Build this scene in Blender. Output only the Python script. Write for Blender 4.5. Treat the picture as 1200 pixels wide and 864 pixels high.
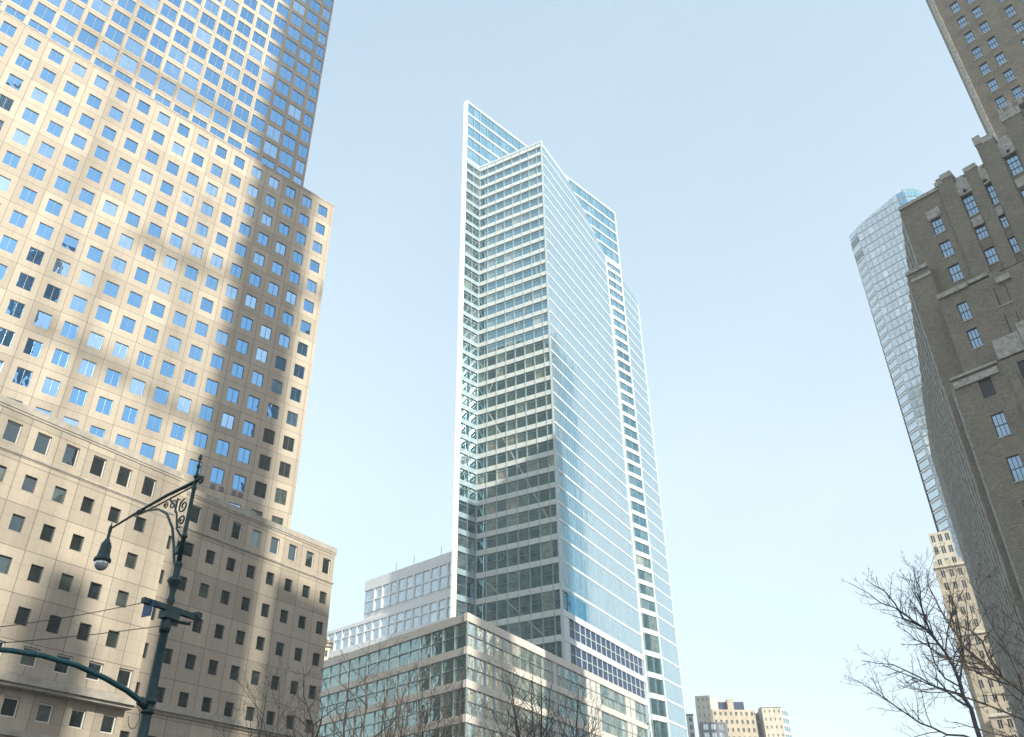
import bpy, bmesh, math, random
from mathutils import Vector, Matrix
rad = math.radians
S = bpy.context.scene
for o in list(bpy.data.objects): bpy.data.objects.remove(o)

# ------------------------------------------------------------------ camera, sky, sun, exposure
SUN_AZ, SUN_EL = 140.0, 30.0          # degrees, clockwise from +Y (the way the camera looks)
EXPOSURE = 1.97
cam = bpy.data.cameras.new('camera'); camo = bpy.data.objects.new('camera', cam)
S.collection.objects.link(camo); S.camera = camo
cam.sensor_width = 36.0; cam.lens = 1006.25/1200*36.0; cam.clip_start = 0.1; cam.clip_end = 9000
TH, RO = rad(33.073), rad(-.8267)
fw = Vector((0, math.cos(TH), math.sin(TH))); r0 = Vector((1, 0, 0)); u0 = r0.cross(fw)
rr = math.cos(RO)*r0 + math.sin(RO)*u0; uu = -math.sin(RO)*r0 + math.cos(RO)*u0
M = Matrix((rr, uu, -fw)).transposed().to_4x4(); M.translation = (0, 0, 1.7)
camo.matrix_world = M
CAM = (rr, uu, fw)

W = bpy.data.worlds.new('World'); S.world = W; W.use_nodes = True
nt = W.node_tree; bgn = nt.nodes['Background']
sky = nt.nodes.new('ShaderNodeTexSky'); sky.sky_type = 'NISHITA'; sky.sun_disc = False
sky.sun_elevation = rad(SUN_EL); sky.sun_rotation = rad(SUN_AZ)
sky.altitude = 0; sky.air_density = 1.0; sky.dust_density = 1.0; sky.ozone_density = 1.0
hsv = nt.nodes.new('ShaderNodeHueSaturation'); hsv.inputs['Saturation'].default_value = 1.02; hsv.inputs['Hue'].default_value = .48
nt.links.new(sky.outputs[0], hsv.inputs['Color']); gm = nt.nodes.new('ShaderNodeGamma'); gm.inputs[1].default_value = .58
nt.links.new(hsv.outputs[0], gm.inputs[0]); nt.links.new(gm.outputs[0], bgn.inputs[0]); bgn.inputs[1].default_value = 0.15
sun = bpy.data.lights.new('sun', 'SUN'); suno = bpy.data.objects.new('sun', sun); S.collection.objects.link(suno)
sun.energy = 3.0; sun.angle = rad(0.6); sun.color = (1, .925, .79)
sd = Vector((math.sin(rad(SUN_AZ))*math.cos(rad(SUN_EL)), math.cos(rad(SUN_AZ))*math.cos(rad(SUN_EL)), math.sin(rad(SUN_EL))))
suno.rotation_euler = sd.to_track_quat('Z', 'Y').to_euler()
S.view_settings.view_transform = 'Standard'; S.view_settings.look = 'None'
S.view_settings.exposure = EXPOSURE; S.view_settings.gamma = 1; S.view_settings.use_curve_mapping = False
S.render.engine = 'CYCLES'
S.cycles.max_bounces = 6; S.cycles.glossy_bounces = 4; S.cycles.diffuse_bounces = 3

# ------------------------------------------------------------------ materials
def mat(name):
    m = bpy.data.materials.new(name); m.use_nodes = True
    nt = m.node_tree; return m, nt, nt.nodes['Principled BSDF']
def N(nt, t, **kw):
    n = nt.nodes.new('ShaderNode'+t)
    for k, v in kw.items():
        if k in n.inputs: n.inputs[k].default_value = v
        else: setattr(n, k, v)
    return n
def L(nt, a, b): nt.links.new(a, b)
def mix(nt, kind, fac, a, b):
    n = nt.nodes.new('ShaderNodeMix'); n.data_type = 'RGBA'; n.blend_type = kind
    for i, v in ((0, fac), (6, a), (7, b)):
        if hasattr(v, 'links') or hasattr(v, 'is_linked'): nt.links.new(v, n.inputs[i])
        else: n.inputs[i].default_value = v if i == 0 else (*v, 1)
    return n.outputs[2]
def ramp(nt, src, stops, interp='LINEAR'):
    n = nt.nodes.new('ShaderNodeValToRGB'); n.color_ramp.interpolation = interp
    e = n.color_ramp.elements
    while len(e) < len(stops): e.new(.5)
    for el, (p, c) in zip(e, stops): el.position = p; el.color = (*c, 1)
    nt.links.new(src, n.inputs[0]); return n.outputs[0]
def plain(name, c, rough=.7, metal=0, noise=.12, scale=3.0, bump=0):
    m, nt, p = mat(name)
    tc = N(nt, 'TexCoord'); n = N(nt, 'TexNoise', Scale=scale, Detail=6.0)
    L(nt, tc.outputs['Object'], n.inputs['Vector'])
    lo = tuple(v*(1-noise) for v in c); hi = tuple(min(1, v*(1+noise)) for v in c)
    L(nt, ramp(nt, n.outputs[0], [(.3, lo), (.7, hi)]), p.inputs['Base Color'])
    p.inputs['Roughness'].default_value = rough; p.inputs['Metallic'].default_value = metal
    if bump:
        b = N(nt, 'Bump', Strength=.5, Distance=bump); L(nt, n.outputs[0], b.inputs['Height']); L(nt, b.outputs[0], p.inputs['Normal'])
    return m
def panel_stone(name, base, joint, bw=3.03, bh=3.9, sub=True, var=.10, rough=.75):
    m, nt, p = mat(name)
    uv = N(nt, 'UVMap'); tc = N(nt, 'TexCoord')
    def bt(w, h, mort):
        b = N(nt, 'TexBrick', Scale=1.0, offset=0.0)
        b.inputs['Brick Width'].default_value = w; b.inputs['Row Height'].default_value = h
        b.inputs['Mortar Size'].default_value = mort; b.inputs['Mortar Smooth'].default_value = .1
        b.inputs['Color1'].default_value = (*[v*(1-var) for v in base], 1); b.inputs['Color2'].default_value = (*[min(1, v*(1+var)) for v in base], 1)
        b.inputs['Mortar'].default_value = (*joint, 1)
        L(nt, uv.outputs[0], b.inputs['Vector']); return b
    b1 = bt(bw, bh, .035)
    col = b1.outputs['Color']
    if sub:
        b2 = bt(bw/2, bh/3, .014)
        inv = N(nt, 'Math', operation='MULTIPLY'); L(nt, b2.outputs['Fac'], inv.inputs[0]); inv.inputs[1].default_value = .7
        col = mix(nt, 'MIX', inv.outputs[0], col, joint)
    n = N(nt, 'TexNoise', Scale=.12, Detail=5.0); L(nt, tc.outputs['Object'], n.inputs['Vector'])
    g = N(nt, 'TexNoise', Scale=6.0, Detail=8.0); L(nt, tc.outputs['Object'], g.inputs['Vector'])
    # rain streaks: noise stretched along the height
    mp = N(nt, 'Mapping'); mp.inputs['Scale'].default_value = (1.4, .06, 1); L(nt, uv.outputs[0], mp.inputs['Vector'])
    st = N(nt, 'TexNoise', Scale=1.0, Detail=4.0); L(nt, mp.outputs[0], st.inputs['Vector'])
    col = mix(nt, 'MULTIPLY', .35, col, ramp(nt, n.outputs[0], [(.3, (.72, .72, .74)), (.7, (1, 1, 1))]))
    col = mix(nt, 'MULTIPLY', .35, col, ramp(nt, g.outputs[0], [(.35, (.8, .79, .78)), (.65, (1, 1, 1))]))
    col = mix(nt, 'MULTIPLY', .3, col, ramp(nt, st.outputs[0], [(.35, (.75, .73, .70)), (.6, (1, 1, 1))]))
    L(nt, col, p.inputs['Base Color']); p.inputs['Roughness'].default_value = rough
    return m
def brick(name, base, var=.25):
    m, nt, p = mat(name)
    uv = N(nt, 'UVMap'); tc = N(nt, 'TexCoord')
    b = N(nt, 'TexBrick', Scale=1.0); b.inputs['Brick Width'].default_value = .30; b.inputs['Row Height'].default_value = .10
    b.inputs['Mortar Size'].default_value = .008; b.inputs['Bias'].default_value = 0
    b.inputs['Color1'].default_value = (*[v*(1-var) for v in base], 1); b.inputs['Color2'].default_value = (*[v*(1+var) for v in base], 1)
    b.inputs['Mortar'].default_value = (*[v*.8 for v in base], 1); L(nt, uv.outputs[0], b.inputs['Vector'])
    n = N(nt, 'TexNoise', Scale=.35, Detail=8.0, Roughness=.7); L(nt, tc.outputs['Object'], n.inputs['Vector'])
    g = N(nt, 'TexNoise', Scale=5.0, Detail=6.0, Roughness=.75); L(nt, tc.outputs['Object'], g.inputs['Vector'])
    c = mix(nt, 'MULTIPLY', .7, b.outputs[0], ramp(nt, n.outputs[0], [(.3, (.62, .62, .64)), (.7, (1.0, .98, .93))]))
    c = mix(nt, 'OVERLAY', .55, c, ramp(nt, g.outputs[0], [(.3, (.3, .3, .3)), (.7, (.72, .72, .70))]))
    L(nt, c, p.inputs['Base Color']); p.inputs['Roughness'].default_value = .85
    return m
def glass(name, tint, inner, refl=.45, graz=.95, rough=.02, wob=.004, wscale=.5, tint2=None):
    """coated window glass: mirror part over a dark room with blinds that differ from pane to pane"""
    m, nt, p = mat(name); nt.nodes.remove(p); out = nt.nodes['Material Output']
    tc = N(nt, 'TexCoord'); geo = N(nt, 'NewGeometry')
    ad = N(nt, 'Math', operation='ADD'); L(nt, geo.outputs['Random Per Island'], ad.inputs[0]); L(nt, N(nt, 'ObjectInfo').outputs['Random'], ad.inputs[1])
    fr_ = N(nt, 'Math', operation='FRACT'); L(nt, ad.outputs[0], fr_.inputs[0]); src = fr_.outputs[0]
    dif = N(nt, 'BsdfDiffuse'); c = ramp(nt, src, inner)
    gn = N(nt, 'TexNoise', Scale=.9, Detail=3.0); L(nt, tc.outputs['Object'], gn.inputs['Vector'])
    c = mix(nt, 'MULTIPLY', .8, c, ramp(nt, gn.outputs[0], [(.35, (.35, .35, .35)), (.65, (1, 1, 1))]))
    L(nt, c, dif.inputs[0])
    gl = N(nt, 'BsdfGlossy', Roughness=rough); gl.inputs[0].default_value = (*tint, 1)
    if tint2: L(nt, ramp(nt, src, [(0, tint), (.55, tint), (1, tint2)]), gl.inputs[0])
    w = N(nt, 'TexNoise', Scale=wscale, Detail=2.0); L(nt, tc.outputs['Object'], w.inputs['Vector'])
    b = N(nt, 'Bump', Strength=1.0, Distance=wob/wscale*2); L(nt, w.outputs[0], b.inputs['Height']); L(nt, b.outputs[0], gl.inputs['Normal'])
    lw = N(nt, 'LayerWeight', Blend=.35)
    mr = N(nt, 'MapRange'); L(nt, lw.outputs['Facing'], mr.inputs[0]); mr.inputs[3].default_value = refl; mr.inputs[4].default_value = graz
    mx = N(nt, 'MixShader'); L(nt, mr.outputs[0], mx.inputs[0]); L(nt, dif.outputs[0], mx.inputs[1]); L(nt, gl.outputs[0], mx.inputs[2])
    L(nt, mx.outputs[0], out.inputs[0]); return m

M_ = {}
M_['stone'] = panel_stone('cream stone panels', (.37, .33, .265), (.15, .13, .11), var=.13)
M_['stone2'] = panel_stone('cream stone panels lower', (.355, .315, .25), (.13, .115, .095), bw=3.0, var=.13)
M_['stone_trim'] = plain('stone trim', (.30, .28, .24), .8, noise=.2, scale=1.2)
M_['frame_light'] = plain('pale window frame', (.5, .49, .46), .5)
M_['mullion_dark'] = plain('bronze mullion', (.10, .11, .12), .4, .4)
M_['white'] = plain('white metal cladding', (.50, .59, .62), .35, .0, noise=.05, scale=.4)
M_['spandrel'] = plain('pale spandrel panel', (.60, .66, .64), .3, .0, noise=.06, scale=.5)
M_['alu'] = plain('aluminium mullion', (.33, .40, .41), .35, .6)
M_['brace'] = plain('steel brace behind glass', (.30, .36, .35), .5)
M_['brick'] = brick('brown grey brick', (.235, .212, .170))
M_['limestone'] = plain('carved limestone', (.34, .335, .30), .85, noise=.35, scale=2.2, bump=.05)
M_['black_frame'] = plain('black steel sash', (.02, .022, .025), .4)
M_['white2'] = plain('bright white panels', (.87, .88, .88), .3, .0, noise=.04, scale=.4)
M_['podband'] = plain('pinkish pale panel', (.58, .54, .48), .35, noise=.06, scale=.5)
M_['spandrel_shaded'] = plain('shaded blue grey spandrel', (.22, .31, .35), .25, noise=.08, scale=.6)  # spandrel colour darkened to stand in for shade on the slab's left strip
M_['roof'] = plain('grey roofing', (.18, .18, .18), .9)
M_['louver'] = plain('dark slate louvre', (.025, .045, .10), .3, .1)
M_['warm'] = panel_stone('buff masonry', (.50, .445, .345), (.34, .28, .2), 2.2, 3.2, False)
M_['cream'] = panel_stone('pale cream masonry', (.62, .58, .48), (.4, .37, .3), 2.5, 3.2, False)
M_['greywall'] = plain('blue grey cladding', (.14, .15, .18), .6)
M_['green_metal'] = plain('green painted cast iron', (.010, .034, .036), .42, .15, noise=.4, scale=9)
M_['blue_metal'] = plain('teal painted tube', (.012, .075, .085), .36, .3, noise=.3, scale=5)
M_['wire'] = plain('steel wire', (.08, .075, .07), .5, .6)
M_['bark'] = plain('grey brown bark', (.075, .062, .052), .9, noise=.4, scale=14)
M_['bark2'] = plain('cool grey bark', (.055, .058, .065), .9, noise=.4, scale=14)
M_['asphalt'] = plain('asphalt', (.05, .05, .052), .9, noise=.25, scale=8)
M_['concrete'] = plain('concrete paving', (.32, .31, .29), .85, noise=.15, scale=2)
M_['paint'] = plain('white road paint', (.75, .75, .72), .7)
M_['leafgreen'] = plain('dark evergreen leaf', (.045, .07, .03), .8)
dk = (.012, .016, .018)
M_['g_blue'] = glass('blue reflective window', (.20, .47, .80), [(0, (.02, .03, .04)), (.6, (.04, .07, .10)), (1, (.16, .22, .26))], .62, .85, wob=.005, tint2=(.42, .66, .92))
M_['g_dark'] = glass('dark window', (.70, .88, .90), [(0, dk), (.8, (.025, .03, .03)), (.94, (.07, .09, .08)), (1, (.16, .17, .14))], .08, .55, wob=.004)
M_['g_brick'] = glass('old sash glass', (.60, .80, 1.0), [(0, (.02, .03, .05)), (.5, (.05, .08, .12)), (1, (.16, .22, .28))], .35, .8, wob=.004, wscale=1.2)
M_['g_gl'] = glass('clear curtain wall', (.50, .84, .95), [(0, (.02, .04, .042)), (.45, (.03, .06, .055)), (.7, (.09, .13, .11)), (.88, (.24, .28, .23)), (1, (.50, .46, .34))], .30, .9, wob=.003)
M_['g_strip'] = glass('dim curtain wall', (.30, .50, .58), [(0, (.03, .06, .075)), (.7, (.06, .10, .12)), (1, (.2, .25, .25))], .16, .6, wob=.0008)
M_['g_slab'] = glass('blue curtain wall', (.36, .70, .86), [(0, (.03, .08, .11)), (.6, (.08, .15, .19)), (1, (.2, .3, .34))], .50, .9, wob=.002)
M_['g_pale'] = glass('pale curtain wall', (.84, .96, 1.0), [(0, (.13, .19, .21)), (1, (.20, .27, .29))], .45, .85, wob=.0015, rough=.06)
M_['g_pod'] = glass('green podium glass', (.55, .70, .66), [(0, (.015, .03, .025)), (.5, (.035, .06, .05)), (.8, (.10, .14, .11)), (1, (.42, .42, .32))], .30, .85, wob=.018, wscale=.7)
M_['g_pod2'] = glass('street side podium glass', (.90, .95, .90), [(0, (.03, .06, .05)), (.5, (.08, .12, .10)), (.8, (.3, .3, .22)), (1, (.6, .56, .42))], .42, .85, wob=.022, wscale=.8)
M_['g_far'] = glass('pale tower glass', (.85, .95, 1.0), [(0, (.42, .50, .53)), (.85, (.50, .58, .61)), (1, (.85, .88, .9))], .30, .9, wob=.0008)
M_['lampglass'] = glass('frosted lamp bowl', (.9, .95, 1), [(0, (.45, .5, .52)), (1, (.45, .5, .52))], .25, .7)
M_['plate'] = plain('blue enamel plate', (.02, .06, .15), .4)

# ------------------------------------------------------------------ mesh helpers
def dirv(a): return Vector((math.sin(rad(a)), math.cos(rad(a)), 0))
class Fr:
    """vertical plane: s along azimuth a, z up, n outward (side=+1: clockwise of a)"""
    def __init__(f, P, a, side=1):
        f.P = Vector((P[0], P[1], 0)); f.u = dirv(a); f.n = dirv(a+90*side); f.a = a; f.side = side
    def p(f, s, z, n=0): return f.P + f.u*s + f.n*n + Vector((0, 0, z))
    def at(f, s, n=0): q = f.p(s, 0, n); return (q.x, q.y)
class MB:
    def __init__(m): m.v = []; m.f = []; m.mi = []; m.uv = []; m.mats = []
    def mid(m, name):
        if name not in m.mats: m.mats.append(name)
        return m.mats.index(name)
    def quad(m, pts, name, uv=None):
        b = len(m.v); m.v += [tuple(p) for p in pts]; m.f.append(tuple(range(b, b+len(pts)))); m.mi.append(m.mid(name))
        m.uv += uv if uv else [(p[0]+p[1], p[2]) for p in pts]
    def fq(m, fr, s0, s1, z0, z1, n, name, uo=(0, 0), tilt=None):
        c = [(s0, z0), (s1, z0), (s1, z1), (s0, z1)]
        if fr.side < 0: c = c[::-1]
        sc, zc = (s0+s1)/2, (z0+z1)/2
        pts = [fr.p(s, z, n + (0 if not tilt else tilt[0]*(s-sc)+tilt[1]*(z-zc))) for s, z in c]
        m.quad(pts, name, [(s-uo[0], z-uo[1]) for s, z in c])
    def fbox(m, fr, s0, s1, z0, z1, n0, n1, name, uo=(0, 0)):
        P = lambda s, z, n: fr.p(s, z, n)
        m.fq(fr, s0, s1, z0, z1, n1, name, uo)
        def q(a, uv): m.quad(a if fr.side > 0 else a[::-1], name, uv if fr.side > 0 else uv[::-1])
        q([P(s1, z0, n0), P(s0, z0, n0), P(s0, z1, n0), P(s1, z1, n0)], [(s1, z0), (s0, z0), (s0, z1), (s1, z1)])
        q([P(s0, z0, n0), P(s0, z0, n1), P(s0, z1, n1), P(s0, z1, n0)], [(n0, z0), (n1, z0), (n1, z1), (n0, z1)])
        q([P(s1, z0, n1), P(s1, z0, n0), P(s1, z1, n0), P(s1, z1, n1)], [(n1, z0), (n0, z0), (n0, z1), (n1, z1)])
        q([P(s0, z1, n1), P(s1, z1, n1), P(s1, z1, n0), P(s0, z1, n0)], [(s0, n1), (s1, n1), (s1, n0), (s0, n0)])
        q([P(s0, z0, n0), P(s1, z0, n0), P(s1, z0, n1), P(s0, z0, n1)], [(s0, n0), (s1, n0), (s1, n1), (s0, n1)])
    def box(m, x0, x1, y0, y1, z0, z1, name): m.fbox(Fr((x0, y0), 90, 1), 0, x1-x0, z0, z1, -(y1-y0), 0, name)
    def prism(m, pts, z0, z1, name, cap=True):
        """pts: plan polygon, counter-clockwise"""
        n = len(pts); acc = 0
        for i in range(n):
            a, b = pts[i], pts[(i+1) % n]; l = math.hypot(b[0]-a[0], b[1]-a[1])
            m.quad([(a[0], a[1], z0), (b[0], b[1], z0), (b[0], b[1], z1), (a[0], a[1], z1)], name, [(acc, z0), (acc+l, z0), (acc+l, z1), (acc, z1)])
            acc += l
        if cap:
            m.quad([(p[0], p[1], z1) for p in pts], name); m.quad([(p[0], p[1], z0) for p in pts][::-1], name)
    def tube(m, path, rads, name, k=6, caps=True):
        path = [Vector(p) for p in path]; rings = []; prev = None
        for i, p in enumerate(path):
            d = (path[min(i+1, len(path)-1)] - path[max(i-1, 0)]).normalized()
            if prev is None: a = d.orthogonal().normalized()
            else:
                a = prev - d*prev.dot(d); a = a.normalized() if a.length > 1e-6 else d.orthogonal().normalized()
            prev = a; b = d.cross(a); r = rads[i] if isinstance(rads, (list, tuple)) else rads
            base = len(m.v)
            for j in range(k):
                t = 2*math.pi*j/k; m.v.append(tuple(p + a*math.cos(t)*r + b*math.sin(t)*r))
            rings.append(base)
        mi = m.mid(name)
        for i in range(len(rings)-1):
            for j in range(k):
                q = (rings[i]+j, rings[i]+(j+1) % k, rings[i+1]+(j+1) % k, rings[i+1]+j)
                m.f.append(q); m.mi.append(mi); m.uv += [(j/k, i), ((j+1)/k, i), ((j+1)/k, i+1), (j/k, i+1)]
        if caps:
            for b, rev in ((rings[0], True), (rings[-1], False)):
                q = tuple(range(b, b+k)); m.f.append(q[::-1] if rev else q); m.mi.append(mi); m.uv += [(0, 0)]*k
    def lathe(m, c, prof, name, k=16):
        m.tube([(c[0], c[1], c[2]+z) for z, r in prof], [r for z, r in prof], name, k)
    def build(m, name, parent=None, smooth=False):
        me = bpy.data.meshes.new(name); me.from_pydata(m.v, [], m.f)
        for x in m.mats: me.materials.append(M_[x])
        me.polygons.foreach_set('material_index', m.mi)
        uvl = me.uv_layers.new(name='UVMap'); flat = [c for uv in m.uv for c in uv]; uvl.data.foreach_set('uv', flat)
        if smooth: me.polygons.foreach_set('use_smooth', [True]*len(m.f))
        me.update(); o = bpy.data.objects.new(name, me); S.collection.objects.link(o)
        if parent: o.parent = parent; o.matrix_parent_inverse = Matrix.Translation(-parent.location)
        return o
def thing(name, label, cat, loc, group=None):
    o = bpy.data.objects.new(name, None); S.collection.objects.link(o); o.location = loc
    o['label'] = label; o['category'] = cat
    if group: o['group'] = group
    return o
def tag(o, label, cat, group=None):
    o['label'] = label; o['category'] = cat
    if group: o['group'] = group
    return o
def structure(o): o['kind'] = 'structure'; return o
def screen(p):
    d = Vector(p) - Vector((0, 0, 1.7)); z = d.dot(CAM[2])
    if z <= .1: return None
    return (600+1006.25*d.dot(CAM[0])/z, 432-1006.25*d.dot(CAM[1])/z)
def seen(p, m=5):
    q = screen(p); return q and -m < q[0] < 1200+m and -m < q[1] < 864+m

def wall(mb, fr, s0, s1, z0, z1, ops, name, depth=.3, uo=(0, 0), n=0):
    """wall sheet with rectangular openings and their reveals"""
    ops = [(max(a, s0), min(b, s1), max(c, z0), min(d, z1)) for a, b, c, d in ops if a < s1-.05 and b > s0+.05 and c < z1-.05 and d > z0+.05]
    zs = sorted(set([z0, z1] + [round(v, 4) for o in ops for v in o[2:]]))
    for i in range(len(zs)-1):
        a, b = zs[i], zs[i+1]; zc = (a+b)/2
        row = sorted((o[0], o[1]) for o in ops if o[2] < zc < o[3])
        x = s0
        for o0, o1 in row:
            if o0 > x+1e-4: mb.fq(fr, x, o0, a, b, n, name, uo)
            x = max(x, o1)
        if s1 > x+1e-4: mb.fq(fr, x, s1, a, b, n, name, uo)
    P = fr.p
    for a, b, c, d in ops:
        for q in ([P(a, c, n), P(a, d, n), P(a, d, n-depth), P(a, c, n-depth)], [P(b, d, n), P(b, c, n), P(b, c, n-depth), P(b, d, n-depth)],
                  [P(a, c, n), P(a, c, n-depth), P(b, c, n-depth), P(b, c, n)], [P(a, d, n-depth), P(a, d, n), P(b, d, n), P(b, d, n-depth)]):
            mb.quad(q if fr.side > 0 else q[::-1], name, [(0.4, .4)]*4 if 0 else [(v[0]*.1+.4, .5) for v in q])
rnd = random.Random(7)
def window_mesh(mb, fr, a, b, c, d, n, gname, fname, vm=1, hm=0, fw_=.07, tilt=.004, blind=0):
    """one window: glass sheet at n, frame and glazing bars proud of it"""
    mb.fq(fr, a, b, c, d, n, gname, tilt=(rnd.gauss(0, tilt), rnd.gauss(0, tilt)))
    f = fw_
    for (x0, x1, y0, y1) in ((a, a+f, c, d), (b-f, b, c, d), (a+f, b-f, c, c+f), (a+f, b-f, d-f, d)):
        mb.fbox(fr, x0, x1, y0, y1, n-.02, n+.07, fname)
    for i in range(vm):
        x = a + (b-a)*(i+1)/(vm+1); mb.fbox(fr, x-f*.35, x+f*.35, c+f, d-f, n-.02, n+.045, fname)
    for i in range(hm):
        y = c + (d-c)*(i+1)/(hm+1); mb.fbox(fr, a+f, b-f, y-f*.45, y+f*.45, n-.02, n+.058, fname)

# ------------------------------------------------------------------ ground, road, pavements
g = MB(); g.quad([(-690, -490, -.16), (690, -490, -.16), (690, 890, -.16), (-690, 890, -.16)], 'asphalt')
structure(g.build('ground'))
rd = Fr((4, 0), 30, 1)
m = MB(); m.fbox(rd, -260, 900, -.15, -.152, 0, 0.001, 'asphalt')
m = MB()
def flat(mb, fr, s0, s1, n0, n1, z, name):
    c = [fr.p(s0, z, n0), fr.p(s0, z, n1), fr.p(s1, z, n1), fr.p(s1, z, n0)]
    a = (c[1]-c[0]).cross(c[2]-c[0]); mb.quad(c if a.z > 0 else c[::-1], name)
flat(m, rd, -260, 900, 3, 31, -.15, 'asphalt'); structure(m.build('road'))
m = MB()
for n in (10, 17, 24):
    for k in range(-30, 90): flat(m, rd, k*9, k*9+3, n-.08, n+.08, -.146, 'paint')
flat(m, rd, -260, 900, 3.6, 3.75, -.146, 'paint'); flat(m, rd, -260, 900, 30.2, 30.35, -.146, 'paint')
structure(m.build('road_marking'))
m = MB(); m.fbox(rd, -260, 900, -.155, -.001, -9, 3, 'concrete'); structure(m.build('pavement'))
m = MB(); m.fbox(rd, -260, 900, -.155, -.002, 31, 40, 'concrete'); structure(m.build('pavement'))

# ------------------------------------------------------------------ left office building (punched windows)
PT = (-33.483, 100.151); PB = (-24.065, 109.896)
T1 = Fr(PT, 44.774, 1); T2 = Fr((PT[0]*1.034, PT[1]*1.034), 44.774, 1)
B1 = Fr(PB, 34.065, 1); B2 = Fr((PB[0]*.965, PB[1]*.965), 34.065, 1)
office = thing('office_building', 'cream stone office tower with square windows and a lower block, behind the street lamp', 'office building', (T1.p(-20, 0, -20)))
wins = []     # (frame, a,b,c,d,n,glass,frame material, vm,hm)
ops = {k: [] for k in 'T1 T2 B1 B2 B3'.split()}
# tower, lower stage
for k in range(24):
    sc = 4.22-3.03*k
    for j in range(24):
        zt = 101.12-3.9*j; a, b, c, d = sc-.84, sc+.84, zt-2.06, zt
        if zt < 34: break
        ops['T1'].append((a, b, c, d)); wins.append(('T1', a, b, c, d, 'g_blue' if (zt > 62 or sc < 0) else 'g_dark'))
# tower, upper stage
for k in range(22):
    sc = -.68-3.01*k if k else -1.0
    for j in range(22):
        zt = 107.55+3.84*j; h_ = 1.25 if k else .85; a, b, c, d = sc-h_, sc+h_, zt-2.85, zt
        if zt > 184: break
        ops['T2'].append((a, b, c, d)); wins.append(('T2', a, b, c, d, 'g_blue'))
# lower block
for k in range(10):
    sc = -1.33-2.99*k
    if sc < -26.5: break
    ops['B1'].append((sc-.69, sc+.69, 40.88, 42.93)); wins.append(('B1', sc-.69, sc+.69, 40.88, 42.93, 'g_dark'))
    for j in range(5):
        zt = 38.45-3.9*j; ops['B1'].append((sc-.6, sc+.6, zt-1.54, zt)); wins.append(('B1', sc-.6, sc+.6, zt-1.54, zt, 'g_dark'))
for k in range(12):
    sc = -27.75-2.99*k
    ops['B2'].append((sc-.72, sc+.72, 40.42, 42.46)); wins.append(('B2', sc-.72, sc+.72, 40.42, 42.46, 'g_dark'))
    for j in range(4):
        zt = 37.95-3.92*j; ops['B2'].append((sc-.6, sc+.6, zt-1.54, zt)); wins.append(('B2', sc-.6, sc+.6, zt-1.54, zt, 'g_dark'))
    sc = -25.6-3.16*k
    ops['B2'].append((sc-.76, sc+.76, 21.42, 23.04)); wins.append(('B2', sc-.76, sc+.76, 21.42, 23.04, 'g_dark'))
    for zt in (18.95, 14.0, 9.5): ops['B3'].append((sc-.72, sc+.72, zt-1.6, zt)); wins.append(('B3', sc-.72, sc+.72, zt-1.6, zt, 'g_dark'))
for k in range(9):
    sc = -1.33-2.99*k
    for zt in (18.2, 13.6, 9.2): ops['B1'].append((sc-.6, sc+.6, zt-1.54, zt)); wins.append(('B1', sc-.6, sc+.6, zt-1.54, zt, 'g_dark'))
B3 = Fr(B2.at(0, -.9), 34.065, 1)
FR = dict(T1=T1, T2=T2, B1=B1, B2=B2, B3=B3)
def body(fr, s0, s1, z0, z1, depth, name='stone', front=False):
    m = MB(); P = fr.p
    q = [fr.at(s0), fr.at(s1), fr.at(s1, -depth), fr.at(s0, -depth)]
    if fr.side > 0: q = q   # order checked below
    A = sum(q[i][0]*q[(i+1) % 4][1]-q[(i+1) % 4][0]*q[i][1] for i in range(4))
    if A < 0: q = q[::-1]
    return q
def shell(mb, fr, s0, s1, z0, z1, depth, name, roof='roof', bottom=False):
    """side walls, back wall and roof behind a front wall in frame fr"""
    P = fr.p
    def q(a, uv): mb.quad(a if fr.side > 0 else a[::-1], name, uv if fr.side > 0 else uv[::-1])
    q([P(s0, z0, -depth), P(s0, z0, 0), P(s0, z1, 0), P(s0, z1, -depth)], [(0, z0), (depth, z0), (depth, z1), (0, z1)])
    q([P(s1, z0, 0), P(s1, z0, -depth), P(s1, z1, -depth), P(s1, z1, 0)], [(0, z0), (depth, z0), (depth, z1), (0, z1)])
    q([P(s1, z0, -depth), P(s0, z0, -depth), P(s0, z1, -depth), P(s1, z1, -depth)], [(s1, z0), (s0, z0), (s0, z1), (s1, z1)])
    c = [P(s0, z1, 0), P(s1, z1, 0), P(s1, z1, -depth), P(s0, z1, -depth)]
    mb.quad(c if fr.side > 0 else c[::-1], roof)
m = MB(); uT = (4.22-1.515, 101.12+.92)
wall(m, T1, -62, 6.2, 30, 102.5, ops['T1'], 'stone', .2, uT); shell(m, T1, -62, 6.2, 0, 102.5, 75, 'stone')
m.build('lower_tower_wall', office)
m = MB(); wall(m, T2, -62, .12, 102.0, 186.0, ops['T2'], 'stone', .18, (-.68-1.505, 108)); shell(m, T2, -62, .12, 102.9, 186.0, 60, 'stone')
m.build('upper_tower_wall', office)
m = MB(); wall(m, B1, -26.5, 0, 0, 44.2, ops['B1'], 'stone2', .3, (-1.33-1.495, 38.45+.95)); shell(m, B1, -60, 0, 0, 44.2, 60, 'stone2')
wall(m, B2, -62, -24.2, 20.0, 43.9, ops['B2'], 'stone2', .3, (-27.75-1.495, 37.95+.95)); shell(m, B2, -62, -24.2, 20.0, 43.9, 8, 'stone2')
wall(m, B3, -62, -24.2, 0, 20.0, ops['B3'], 'stone2', .3, (-25.6-1.58, 20.0)); shell(m, B3, -62, -24.2, 0, 20.0, 8, 'stone2')
m.fq(B2, -62, -24.2, 20, 20.0, 0, 'stone2')
m.build('lower_block_wall', office)
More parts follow.
